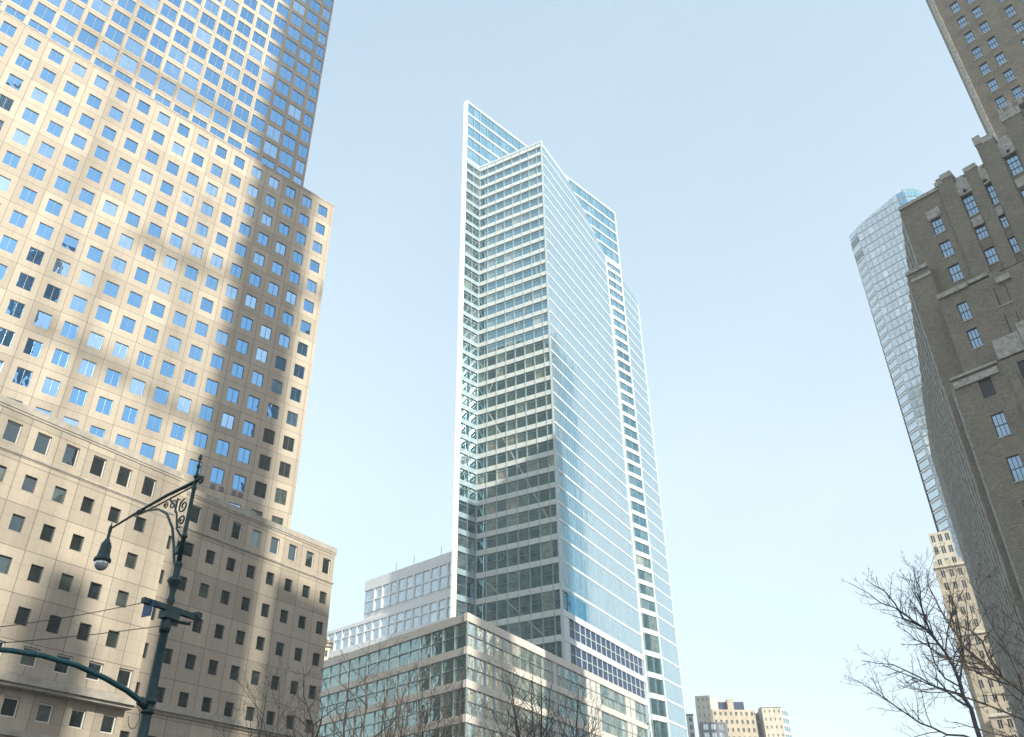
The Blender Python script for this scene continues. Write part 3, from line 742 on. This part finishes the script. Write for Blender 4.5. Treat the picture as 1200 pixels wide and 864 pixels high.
for a, b, ha, hb in ((ring0[8], ring0[9], 245, 243), (ring0[9], ring0[10], 243, 241), (ring0[10], ring0[0], 241, 241)):
    m.quad([(*a, 0), (*b, 0), (*b, hb-4), (*a, ha-4)], 'g_slab')
m.quad([(*ring0[i], 236) for i in range(11)], 'roof')
m.build('facade_frame', gt); win.build('curtain_glass', gt)
# balconies on the narrow left face
m = MB()
for j in range(3, 61):
    z = j*fh; a, b = flare(0, z), flare(1, z)
    fr = Fr(a, math.degrees(math.atan2(b[0]-a[0], b[1]-a[1])), 1)
    m = MB(); m.fbox(fr, .3, math.hypot(b[0]-a[0], b[1]-a[1])-.3, z, z+.35, .05, .5, 'white2'); m.build('balcony', gt)

def grid_box(parent, fr, s0, s1, z0, z1, depth, wmat, gmat, ps, pz, ww, wh, name='wall', off=0, glaz=True):
    """a far building's block: wall, then windows as shallow recesses"""
    m = MB(); op = []; k = int((s1-s0)/ps)
    st = (s1-s0-k*ps)/2
    for i in range(k):
        for j in range(int((z1-z0)/pz)):
            a = s0+st+ps*i+(ps-ww)/2; c = z1-pz*(j+1)+(pz-wh)/2+off; op.append((a, a+ww, c, c+wh))
    wall(m, fr, s0, s1, z0, z1, op, wmat, .25); shell(m, fr, s0, s1, z0, z1, depth, wmat)
    m.build(name, parent)
    if glaz:
        m = MB()
        for a, b, c, d in op:
            m.fq(fr, a, b, c, d, -.2, gmat, tilt=(rnd.gauss(0, .006), rnd.gauss(0, .006)))
            m.fbox(fr, (a+b)/2-.06, (a+b)/2+.06, c, d, -.2, -.12, wmat)
        m.build('window_panes', parent)
# warm masonry tower behind the tree on the right
wt = thing('masonry_tower', 'sunlit buff masonry apartment tower with narrow setbacks, seen through the bare branches at right', 'apartment tower', (115, 222, 0))
wf = Fr(polar(26.5, 250), 117, 1)
grid_box(wt, Fr(polar(26.75, 250), 117, 1), 0, 14, 0, 81, 18, 'warm', 'g_dark', 2.1, 3.4, .95, 1.9)
grid_box(wt, Fr(polar(27.0, 246), 117, 1), 0, 12, 0, 62, 4, 'warm', 'g_dark', 2.1, 3.4, .95, 1.9, 'front_bay')
grid_box(wt, Fr(polar(27.35, 243), 117, 1), 0, 12, 0, 42, 4, 'warm', 'g_dark', 2.1, 3.4, .95, 1.9, 'lower_bay')
for fr, zz, w in ((Fr(polar(26.75, 250), 117, 1), 81, 14), (Fr(polar(27.0, 246), 117, 1), 62, 12), (Fr(polar(27.35, 243), 117, 1), 42, 12)):
    m = MB(); m.fbox(fr, -.3, w+.3, zz, zz+.7, -2, .35, 'cream')
    for k in range(0, int(w), 3): m.fbox(fr, k, k+1.1, zz+.7, zz+1.9, -1, .2, 'warm')
    m.build('parapet', wt)
grid_box(wt, Fr(polar(26.95, 252), 117, 1), 0, 5.4, 81, 91.5, 6, 'cream', 'g_dark', 1.8, 3.4, 1.0, 2.0, 'penthouse')

# ------------------------------------------------------------------ far apartment buildings, bottom right of the skyscraper
fa = thing('apartment_building', 'far pale yellow apartment block with raised left stair tower and dark roof plant', 'apartment building', (90, 390, 0))
fA = Fr(polar(11.2, 400), 100, 1)   # faces the camera, turned a little
grid_box(fa, fA, 0, 6.2, 0, 85.4, 14, 'cream', 'g_dark', 2.0, 3.2, .5, 1.3, 'stair_tower')
fB = Fr(fA.at(6.2, .1), 82, 1)
grid_box(fa, fB, 0, 19.5, 0, 79.6, 16, 'warm', 'g_dark', 2.35, 3.3, .95, 1.5)
grid_box(fa, Fr(fA.at(.6, 1.6), 90, 1), 0, 11.5, 0, 74.2, 2.5, 'greywall', 'g_far', 3.3, 3.4, 2.1, 2.3, 'grey_bay')
m = MB(); m.fbox(Fr(fA.at(6.5, -5), 88, 1), 0, 14.5, 79, 83.6, -7, 0, 'louver'); m.fbox(Fr(fA.at(13.6, -4.6), 88, 1), 0, 2.6, 79, 84.4, -3, 0, 'warm'); m.build('roof_plant', fa)
m = MB(); m.tube([tuple(Fr(fA.at(14, -6), 90, 1).p(0, 83, 0)), tuple(Fr(fA.at(14, -6), 90, 1).p(0, 89, 0))], .12, 'white', 5); m.build('antenna', fa)
m = MB(); m.prism([fA.at(6.3, -2), fA.at(12.5, -9), fA.at(6.3, -14)], 79, 84.8, 'cream'); m.build('side_wing', fa)
fb = thing('apartment_building', 'far pale block with a glazed corner, rightmost of the distant apartment buildings', 'apartment building', (112, 388, 0))
fC = Fr(polar(15.1, 405), 92, 1)
grid_box(fb, fC, 0, 8.2, 0, 80.0, 14, 'cream', 'g_dark', 2.0, 3.2, .6, 1.2)
grid_box(fb, Fr(fC.at(8.2), 45, 1), 0, 5.2, 0, 79.4, 5, 'spandrel', 'g_slab', 1.7, 3.2, 1.4, 2.0, 'glazed_corner')
grid_box(fb, Fr(polar(14.55, 412), 92, 1), 0, 5, 0, 79, 10, 'greywall', 'g_dark', 1.7, 3.2, 1.1, 1.6, 'dark_link')
m = MB(); m.fbox(fC, -.3, 8.6, 80, 80.6, -6, .3, 'white'); m.build('parapet', fb)
fc = thing('apartment_building', 'far narrow grey block half hidden behind the right edge of the skyscraper', 'apartment building', (75, 400, 0))
grid_box(fc, Fr(polar(9.6, 410), 95, 1), 0, 9.6, 0, 79.5, 14, 'spandrel', 'g_dark', 2.4, 3.2, 1.3, 1.7)
m = MB(); m.fbox(Fr(polar(9.6, 410), 95, 1), -.2, 9.8, 79.5, 80.2, -6, .3, 'greywall'); m.build('parapet', fc)
# cream rooftop building behind the low glass block
fd = thing('rooftop_house', 'small cream penthouse block showing over the left end of the low glass block', 'building', (-46, 215, 0))
fD = Fr(polar(-12.7, 222), 75, 1)
grid_box(fd, fD, 0, 7.5, 0, 61.0, 10, 'cream', 'g_dark', 2.4, 3.3, 1.2, 1.5)
m = MB(); m.fbox(fD, -.3, 7.8, 61.0, 61.5, -6, .4, 'stone_trim'); m.fbox(fD, 0.3, 2.8, 61.5, 62.8, -3, -.5, 'warm'); m.build('parapet', fd)

# ------------------------------------------------------------------ unseen towers and cranes added behind the camera to cast shade on the facades
hs = dirv(SUN_AZ); te = math.tan(rad(SUN_EL))
def shader_tower(fr, s0, s1, ztop, Ld, depth, label, name='shade_tower', wm='stone2', gm='g_dark', setback=None):  # added blocker: set sunward so its shadow covers the given facade span
    a = fr.p(s0, 0)+hs*Ld; b = fr.p(s1, 0)+hs*Ld; H = ztop+Ld*te
    t = thing(name, label, 'added shade tower', (a+b)/2)
    b = b-hs*(b-a).dot(hs); d = b-a; az = math.degrees(math.atan2(d.x, d.y))
    # the face towards the left building
    F = Fr((b.x, b.y), az+180, 1); Wd = d.length
    parts = [(0, Wd, H)] if not setback else [(0, Wd, H-setback[1]), (setback[0], Wd-setback[2], H)]
    z0 = 0
    for (u, v, zt) in parts:
        m = MB(); op = []
        n = max(1, int((v-u)/4.2)); st = (v-u)/n
        for i in range(n):
            zz = max(z0, 6)
            while zz+3 < zt: op.append((u+st*i+.5, u+st*(i+1)-.5, zz+1.2, zz+3.2)); zz += 4.4
        wall(m, F, u, v, z0, zt, op, wm, .3); shell(m, F, u, v, z0, zt, depth, wm)
        m.build('wall', t); m = MB()
        for o_ in op: m.fq(F, *o_, -.25, gm)
        m.build('window_panes', t)
        z0 = zt
    return t
shader_tower(T1, -8.3, 2.7, 190, 250, 22, 'very slim pale tower added unseen far behind the viewpoint to cast a shade stripe')
shader_tower(B1, -10.2, 8, 38.6, 230, 30, 'broad pale tower added unseen behind the viewpoint to cast shade, east of the light gap')
shader_tower(B1, -24.5, -13.2, 39.5, 232, 30, 'pale tower added unseen behind the viewpoint to cast shade, west of the light gap')
shader_tower(B2, -37.0, -29.3, 31.0, 226, 24, 'stepped pale block added unseen behind the viewpoint to cast shade', setback=(1.5, 4.5, 1.0))
shader_tower(B2, -60, -39.0, 29.0, 228, 28, 'wide low block added unseen behind the viewpoint to cast shade', setback=(6, 3.0, 8))
def crane(fr, s, ztop, Ld, jib, zj, tilt, label):  # added blocker: lattice that throws soft shade streaks on the left tower
    b = fr.p(s, 0)+hs*Ld; H = ztop+Ld*te; t = thing('shade_crane', label, 'added shade crane', b); lat = dirv(SUN_AZ-90)
    def lattice(p, q, w, name):
        m = MB(); d = (q-p); L_ = d.length; d.normalize(); a = d.cross(hs).normalized()*w/2; c = d.cross(a).normalized()*w/2
        cs = [a+c, a-c, -a-c, -a+c]
        for v in cs: m.tube([p+v, q+v], .13, 'paint', 5)
        k = int(L_/w/1.2)
        for i in range(k):
            u, v = p+d*(L_*i/k), p+d*(L_*(i+1)/k)
            for j in range(4): m.tube([u+cs[j], v+cs[(j+1) % 4]], .09, 'paint', 4, False)
        return m.build(name, t)
    top = Vector((b.x, b.y, H)); lattice(b, top, 1.9, 'mast')
    j0 = Vector((b.x, b.y, zj+Ld*te)); lattice(j0, j0+lat*jib+Vector((0, 0, abs(jib)*tilt)), 1.6, 'jib'); lattice(j0, j0-lat*jib*.25, 1.6, 'counter_jib')
crane(T1, -14.2, 92, 262, 34, 78, .35, 'middle height lattice crane added unseen behind the viewpoint for shade streaks, with a raised jib')
crane(T1, -24.5, 74, 245, 22, 60, -.25, 'low lattice crane added unseen behind the viewpoint for shade streaks, with a drooping jib')
crane(T1, -30, 128, 300, 30, 112, .12, 'tallest lattice crane added unseen behind the viewpoint for shade streaks, the farthest one')
shader_tower(Fr((52, 85), 50, 1), -6.5, 5.5, 165, 240, 30, 'dark tower added unseen behind the viewpoint to shade the brick building', wm='greywall')
# cream block east of the avenue, hidden behind the brick building, mirrored in the podium glass
hb = thing('masonry_block', 'wide cream masonry block hidden behind the brick building', 'office block', (190, 290, 0))
hf = Fr((168, 255), 22, -1)
grid_box(hb, hf, 0, 95, 0, 118, 20, 'white2', 'g_dark', 3.2, 3.8, 1.5, 2.1)

# ------------------------------------------------------------------ street lamp with mast arm
LP = Vector((-6.05, 14.81, 0)); lamp = thing('street_lamp', 'ornate dark green cast iron street lamp with scrolled bracket and long curved mast arm', 'street lamp', LP)
H = Fr((LP.x, LP.y), -53, 1); XF = Fr((LP.x, LP.y), 30, 1); YF = Fr((LP.x, LP.y), 208, 1)
def Lt(prof, name, k=16, mt='green_metal', par=lamp, smooth=True):
    m = MB(); m.lathe(LP, [(z, r*.77) for z, r in prof], mt, k); return m.build(name, par, smooth)
m = MB()   # fluted lower pole
path = [(LP.x, LP.y, z) for z in (0, .25, .3, .9, 1.0, 1.1, 3.0, 6.05)]
m.tube(path, [.24, .24, .19, .15, .12, .092, .086, .068], 'green_metal', 16)
for k in range(12):
    t = 2*math.pi*k/12; c, s_ = math.cos(t), math.sin(t)
    m.tube([(LP.x+c*.089, LP.y+s_*.089, 1.15), (LP.x+c*.066, LP.y+s_*.066, 6.0)], [.010, .007], 'green_metal', 5)
m.build('pole', lamp, True)
Lt([(6.02, .10), (6.10, .125), (6.2, .125), (6.26, .08), (6.42, .075), (6.5, .06), (6.56, .09), (6.60, .095), (6.66, .065), (6.72, .068), (6.8, .085), (6.86, .115), (6.92, .165), (6.95, .17), (6.98, .15), (7.0, .085), (7.12, .08), (7.2, .085), (7.22, .10), (7.27, .10), (7.29, .06)], 'bell_collar')
Lt([(7.2, .058), (7.75, .054), (7.76, .08), (7.80, .08), (7.81, .052), (8.1, .05), (8.7, .046), (8.72, .062), (8.78, .062), (8.79, .044), (9.0, .04)], 'upper_pole')
Lt([(8.95, .05), (8.98, .075), (9.03, .05), (9.06, .035), (9.16, .03), (9.18, .05), (9.22, .05), (9.25, .025), (9.33, .028), (9.36, .05), (9.42, .045), (9.47, .012)], 'finial', 12)
m = MB()   # bracket arm
m.tube([H.p(-.16, 8.93), H.p(.0, 8.88), H.p(.9, 8.86), H.p(1.8, 8.78), H.p(2.78, 8.66)], [.028, .04, .033, .027, .02], 'green_metal', 10)
m.tube([H.p(.0, 8.80), H.p(1.2, 8.72), H.p(1.95, 8.70)], .017, 'green_metal', 6)
for s in (1.68, 1.8): m.tube([H.p(s, 8.76), H.p(s+.05, 8.755)], .05, 'green_metal', 10)
m.build('bracket_arm', lamp, True)
def spiral(cs, cz, r0, r1, turns, a0, sgn, mb, w=.016):
    pts = []
    for i in range(28):
        t = i/27; r = r0+(r1-r0)*t; a = a0+sgn*turns*2*math.pi*t; pts.append(H.p(cs+math.cos(a)*r, cz+math.sin(a)*r))
    mb.tube(pts, w, 'green_metal', 6)
m = MB()
m.tube([H.p(1.9, 8.70), H.p(1.5, 8.70), H.p(1.1, 8.62), H.p(.75, 8.42), H.p(.45, 8.05), H.p(.25, 7.6), H.p(.14, 7.3), H.p(.06, 7.26)], [.016, .018, .02, .024, .026, .026, .024, .02], 'green_metal', 8)
m.tube([H.p(.78, 8.74), H.p(.55, 8.55), H.p(.40, 8.3), H.p(.30, 8.0), H.p(.12, 7.82)], .02, 'green_metal', 8)
spiral(.24, 8.45, .15, .03, 1.4, 1.5, -1, m); spiral(.2, 8.14, .13, .03, 1.4, -1.5, 1, m); spiral(.62, 8.58, .10, .025, 1.3, 3.1, -1, m, .014); spiral(.86, 8.63, .075, .02, 1.3, 0, 1, m, .012)
spiral(-.17, 8.86, .085, .02, 1.4, 1.2, 1, m, .02)
m.build('scroll', lamp, True)
# pendant luminaire
lc = H.p(2.80, 0); c3 = (lc.x, lc.y, 0)
lum = MB(); lum.lathe(c3, [(8.80, .008), (8.74, .014), (8.7, .034), (8.60, .036), (8.56, .03), (8.44, .034), (8.42, .055), (8.38, .06), (8.36, .085), (8.30, .10), (8.12, .118), (8.04, .135), (8.02, .165), (7.965, .168), (7.95, .15)][::-1], 'blue_metal' if 0 else 'green_metal', 18)
lum = lum.build('lantern_housing', lamp, True)
m = MB(); m.lathe(c3, [(7.952, .142), (7.90, .138), (7.84, .115), (7.80, .08), (7.78, .04), (7.775, .004)], 'lampglass', 18); m.build('lantern_bowl', lamp, True)
m = MB(); q = H.p(2.95, 8.3); m.tube([H.p(2.91, 8.34), H.p(2.92, 8.05)], .03, 'green_metal', 8); m.tube([H.p(2.9, 8.36), H.p(2.82, 8.42)], .015, 'green_metal', 6); m.build('ballast_box', lamp, True)
m = MB(); m.tube([H.p(.12, 7.72), H.p(.16, 7.55)], .03, 'green_metal', 8); m.fbox(H, .06, .18, 7.48, 7.6, -.03, .04, 'green_metal'); m.build('photocell', lamp)
# crossarm with clamp
m = MB(); m.fbox(XF, -.56, .64, 6.40, 6.49, -.045, .045, 'green_metal'); m.fbox(XF, .56, .68, 6.43, 6.53, -.07, .07, 'green_metal'); m.fbox(XF, -.12, .18, 6.26, 6.40, -.09, .09, 'green_metal')
m.tube([XF.p(.1, 6.26, .0), XF.p(.5, 6.30, 0)], .03, 'green_metal', 8)
m.build('crossarm', lamp)
# mast arm
mast = [YF.p(s, z) for s, z in ((-.02, 4.80), (.15, 4.86), (.5, 4.98), (.95, 5.08), (1.5, 5.16), (2.1, 5.17), (2.6, 5.13), (3.3, 5.02), (4.0, 4.86))]
m = MB(); m.tube(mast, [.048, .046, .044, .042, .040, .039, .038, .036, .034], 'blue_metal', 14); m.build('mast_arm', lamp, True)
m = MB(); m.lathe((LP.x, LP.y, 0), [(4.70, .08), (4.71, .105), (4.76, .105), (4.77, .085), (4.86, .085), (4.87, .105), (4.93, .105), (4.94, .08)], 'green_metal', 16)
m.tube([YF.p(.08, 4.83), YF.p(.2, 4.875)], .075, 'green_metal', 12); m.build('mast_clamp', lamp, True)
for (s1_, z1_, st_) in ((3.16, 5.12, XF.p(-.5, 6.42)), (3.05, 4.98, XF.p(.55, 6.36))):
    e = YF.p(s1_+.6, z1_-.05); m = MB(); pts = [st_.lerp(e, t/8)-Vector((0, 0, .05*math.sin(math.pi*t/8))) for t in range(9)]
    m.tube(pts, .007, 'wire', 5); m.build('stay_wire', lamp, True)
m = MB()   # loose cable loop under the clamp
pts = [YF.p(.22*math.cos(a)*.5+.2, 4.62+.17*math.sin(a), .05) for a in [math.pi*.5+i*math.pi*1.5/14 for i in range(15)]]
m.tube(pts, .006, 'wire', 5)
pts = [YF.p(-.12+.1*math.cos(a), 4.83+.13*math.sin(a), .1) for a in [i*math.pi*1.6/12 - 1.2 for i in range(13)]]
m.tube(pts, .006, 'wire', 5); m.build('cable', lamp, True)
# small blue plate hung at the end of the crossarm
sp = Fr(XF.at(-.50, .0), -62, 1); m = MB(); pc = (-.10, .10)
m.fbox(sp, -.10, .12, 6.20, 6.47, .075, .09, 'plate')
for z_, w_ in ((6.41, .12), (6.36, .08), (6.30, .13), (6.25, .06)): m.fbox(sp, .01-w_/2, .01+w_/2, z_-.012, z_+.012, .0901, .092, 'paint')
tag(m.build('hanging_plate'), 'small dark blue plate with pale marks hung at the left end of the lamp crossarm', 'sign')

# ------------------------------------------------------------------ bare trees
def branchy(mb, pts, r0, r1, rng, level, mt, density=1.0, spread=.75, minr=.004, up=.35):
    """tube along pts, then side shoots, recursively"""
    pts = [Vector(p) for p in pts]; n = len(pts)
    rs = [r0+(r1-r0)*i/(n-1) for i in range(n)]
    mb.tube(pts, rs, mt, 6 if r0 > .03 else (4 if r0 > .012 else 3), caps=False)
    if level <= 0: return
    Ltot = sum((pts[i+1]-pts[i]).length for i in range(n-1))
    cnt = max(3, int(Ltot*density*(3.2 if level == 1 else 2.3)))
    for c in range(cnt):
        t = .18+.8*(c+rng.random())/cnt; f = t*(n-1); i = min(int(f), n-2); p = pts[i].lerp(pts[i+1], f-i)
        d = (pts[i+1]-pts[i]).normalized(); r = rs[i]*.55
        side = Vector((rng.gauss(0, 1), rng.gauss(0, 1), rng.gauss(0, 1))); side -= d*side.dot(d); side.normalize()
        nd = (d*(1-spread*.5)+side*spread+Vector((0, 0, up*rng.random()))).normalized()
        ln = Ltot*(.22+.3*rng.random())*(1.05-t*.55); k = 5 if level > 1 else 4; q = [p]; v = nd.copy()
        for s in range(k):
            v = (v+Vector((rng.gauss(0, .16), rng.gauss(0, .16), rng.gauss(0, .12)+up*.12))).normalized(); q.append(q[-1]+v*ln/k)
        rr_ = max(minr, min(r, r0*.6)); branchy(mb, q, rr_, max(minr*.7, rr_*.35), rng, level-1, mt, density*1.2, spread, minr, up)
def auto_tree(name, label, x, y, h, seed, width=4.0, mt='bark', group=None, level=3):
    rng = random.Random(seed); t = thing(name, label, 'tree', (x, y, 0), group)
    tr = MB(); hb = h*.28; pts = [Vector((x+rng.gauss(0, .06)*i, y+rng.gauss(0, .06)*i, hb*i/4)) for i in range(5)]
    tr.tube(pts, [h*.020, h*.016, h*.0145, h*.0135, h*.012], 'bark', 9)
    cr = MB(); top = pts[-1]; nl = 7
    for i in range(nl):
        a = 2*math.pi*(i+rng.random()*.6)/nl; out = width*(.35+.65*rng.random()) if i else .3; hh = (h-hb)*(1.0 if i == 0 else .70+.28*rng.random())
        q = [top-Vector((0, 0, rng.random()*.5))]
        for s in range(1, 8):
            u = s/7; q.append(top+Vector((math.cos(a)*out*u**.8+rng.gauss(0, .16), math.sin(a)*out*u**.8+rng.gauss(0, .16), hh*(u**1.12)+rng.gauss(0, .1))))
        branchy(cr, q, h*.0080, .010, rng, level, mt, .62, .8, .0070)
    tr.build('trunk', t, True); cr.build('crown', t); return t
tl = ['bare street tree with its twigs against the corner of the cream lower block', 'leftmost bare tree in front of the low glass block, its crown the highest there', 'bare tree between the leftmost one and the corner of the low glass block',
      'bare tree just left of the corner edge of the low glass block', 'bare tree right of the corner edge of the low glass block', 'small bare tree low in front of the street side of the glass block', 'bare tree in front of the striped far end of the glass block']
for i, (az, d, h, w) in enumerate(((-14.6, 52, 13.6, 4.4), (-9.9, 48, 14.9, 4.4), (-6.6, 50, 14.0, 4.2), (-3.9, 46, 13.2, 4.0), (.6, 50, 14.2, 4.4), (3.4, 52, 12.8, 4.0), (6.3, 54, 11.4, 3.4))):
    p = polar(az, d); auto_tree('bare_tree', tl[i], p[0], p[1], h, 11+i, w, 'bark', 'bare street trees along the far pavement')
def limb_tree(label, base, limbs, r0, seed, mt, D):
    rng = random.Random(seed); t = thing('bare_tree', label, 'tree', (base[0], base[1], 0))
    s = Vector(limbs[0][0]); tr = MB(); tr.tube([Vector(base), Vector(base).lerp(s, .35)+Vector((.05, .03, 0)), Vector(base).lerp(s, .7), s], [r0*2.2, r0*1.7, r0*1.35, r0*1.0], 'bark', 10)
    for l in limbs:
        if (Vector(l[0])-s).length > .25 and l[0][2] < s.z+.05: tr.tube([s-Vector((0, 0, .5)), Vector(l[0])], [r0*.8, r0*.5], 'bark', 8)
    tr.build('trunk', t, True); cr = MB()
    for i, l in enumerate(limbs):
        q = [Vector(p) for p in l]; dz = rng.uniform(-.5, .5) if i else 0
        n = len(q); dv = dirv(27)
        q = [p+dv*dz*(k/(n-1))*1.5 for k, p in enumerate(q)]
        # resample finer with a little wobble
        f = []
        for a, b in zip(q, q[1:]):
            f += [a, a.lerp(b, .5)+Vector((rng.gauss(0, .02), rng.gauss(0, .02), rng.gauss(0, .02)))]
        f.append(q[-1]); branchy(cr, f, r0*(.62 if i == 0 else .34), .006, rng, 3, mt, 2.9, .8, .0028, .3)
    cr.build('crown', t); return t
LA = [[(8.95, 17.89, 4.59), (8.94, 17.89, 5.21), (8.88, 17.92, 5.71), (8.79, 17.97, 6.31), (8.63, 18.04, 6.77), (8.6, 18.06, 7.28), (8.66, 18.03, 7.67), (8.64, 18.04, 8.15)], [(8.79, 17.97, 6.31), (8.56, 18.07, 6.81), (8.26, 18.21, 7.15), (7.92, 18.37, 7.38), (7.47, 18.55, 7.83)], [(8.94, 17.89, 5.21), (8.63, 18.04, 5.54), (8.26, 18.21, 5.82), (7.87, 18.39, 6.09), (7.35, 18.6, 6.2)], [(8.63, 18.04, 6.77), (8.24, 18.23, 7.04), (8.04, 18.31, 7.59), (7.77, 18.43, 7.82)], [(8.88, 17.92, 5.71), (9.08, 17.82, 6.35), (9.14, 17.79, 7.04), (9.15, 17.79, 7.58)], [(8.95, 17.89, 4.59), (8.44, 18.13, 4.76), (8.07, 18.3, 4.99), (7.71, 18.46, 5.35), (7.33, 18.61, 5.72), (7.05, 18.72, 5.92)]]
LB = [[(7.57, 12.95, 4.0), (7.36, 13.07, 4.47), (7.14, 13.19, 4.76), (6.99, 13.27, 4.97), (6.84, 13.35, 5.22), (6.72, 13.41, 5.62), (6.65, 13.45, 6.01), (6.65, 13.45, 6.46)], [(7.45, 13.02, 3.9), (7.23, 13.14, 4.16), (6.99, 13.27, 4.35), (6.77, 13.38, 4.51), (6.45, 13.54, 4.7), (6.08, 13.71, 4.78)], [(7.36, 13.07, 4.47), (7.35, 13.08, 4.98), (7.26, 13.12, 5.44), (7.22, 13.15, 5.91), (7.23, 13.14, 6.29)], [(7.14, 13.19, 4.76), (7.07, 13.23, 5.28), (6.82, 13.36, 5.58), (6.64, 13.45, 5.74)], [(7.57, 12.95, 4.0), (7.57, 12.95, 4.7), (7.58, 12.94, 5.31), (7.57, 12.95, 5.84)], [(7.52, 12.98, 3.67), (7.19, 13.16, 3.82), (6.83, 13.35, 3.95), (6.47, 13.53, 4.12)], [(7.57, 12.95, 4.0), (7.7, 12.9, 4.6), (7.75, 12.8, 5.3)], [(7.52, 12.98, 3.67), (7.3, 13.1, 4.4), (7.05, 13.2, 4.9), (6.98, 13.3, 5.4)]]
limb_tree('bare tree with twigs spreading left over the open sky', (9.05, 17.8, 0), LA, .075, 5, 'bark2', 20)
limb_tree('nearer bare tree whose dark branches cross in front of the brick building', (7.75, 12.9, 0), LB, .055, 9, 'bark', 15)
# two shrubs on the cream penthouse roof
for i, s in enumerate((1.4, 6.2)):
    rng = random.Random(40+i); m = MB(); c = fD.p(s, 61.5, -.6)
    for k in range(160):
        p = Vector((rng.gauss(0, .38), rng.gauss(0, .38), abs(rng.gauss(0, .55))+.35+.4*i))+c; u = Vector((rng.gauss(0, 1), rng.gauss(0, 1), rng.gauss(0, 1))).normalized()*.16; v = u.orthogonal().normalized()*.09
        m.quad([p-u, p-v, p+u, p+v], 'leafgreen')
    m.tube([c, c+Vector((0, 0, .7))], .06, 'bark', 5)
    tag(m.build('roof_shrub'), ('left' if i == 0 else 'right')+' of two small shrubs on the cream penthouse roof', 'shrub')

# ------------------------------------------------------------------ haze
HZ = .0006
def hazebox():
    m = bpy.data.materials.new('haze'); m.use_nodes = True; nt = m.node_tree; nt.nodes.clear()
    out = nt.nodes.new('ShaderNodeOutputMaterial'); v = nt.nodes.new('ShaderNodeVolumePrincipled')
    v.inputs['Density'].default_value = HZ; v.inputs['Color'].default_value = (.93, .955, .99, 1); v.inputs['Anisotropy'].default_value = 0
    nt.links.new(v.outputs[0], out.inputs['Volume']); M_['haze'] = m
    b = MB(); x0, x1, y0, y1, z0, z1 = -700, 700, -500, 900, -1.16, 420
    c = [(x0, y0), (x1, y0), (x1, y1), (x0, y1)]; b.prism(c, z0, z1, 'haze'); o = b.build('haze'); o['kind'] = 'stuff'
if HZ: hazebox()
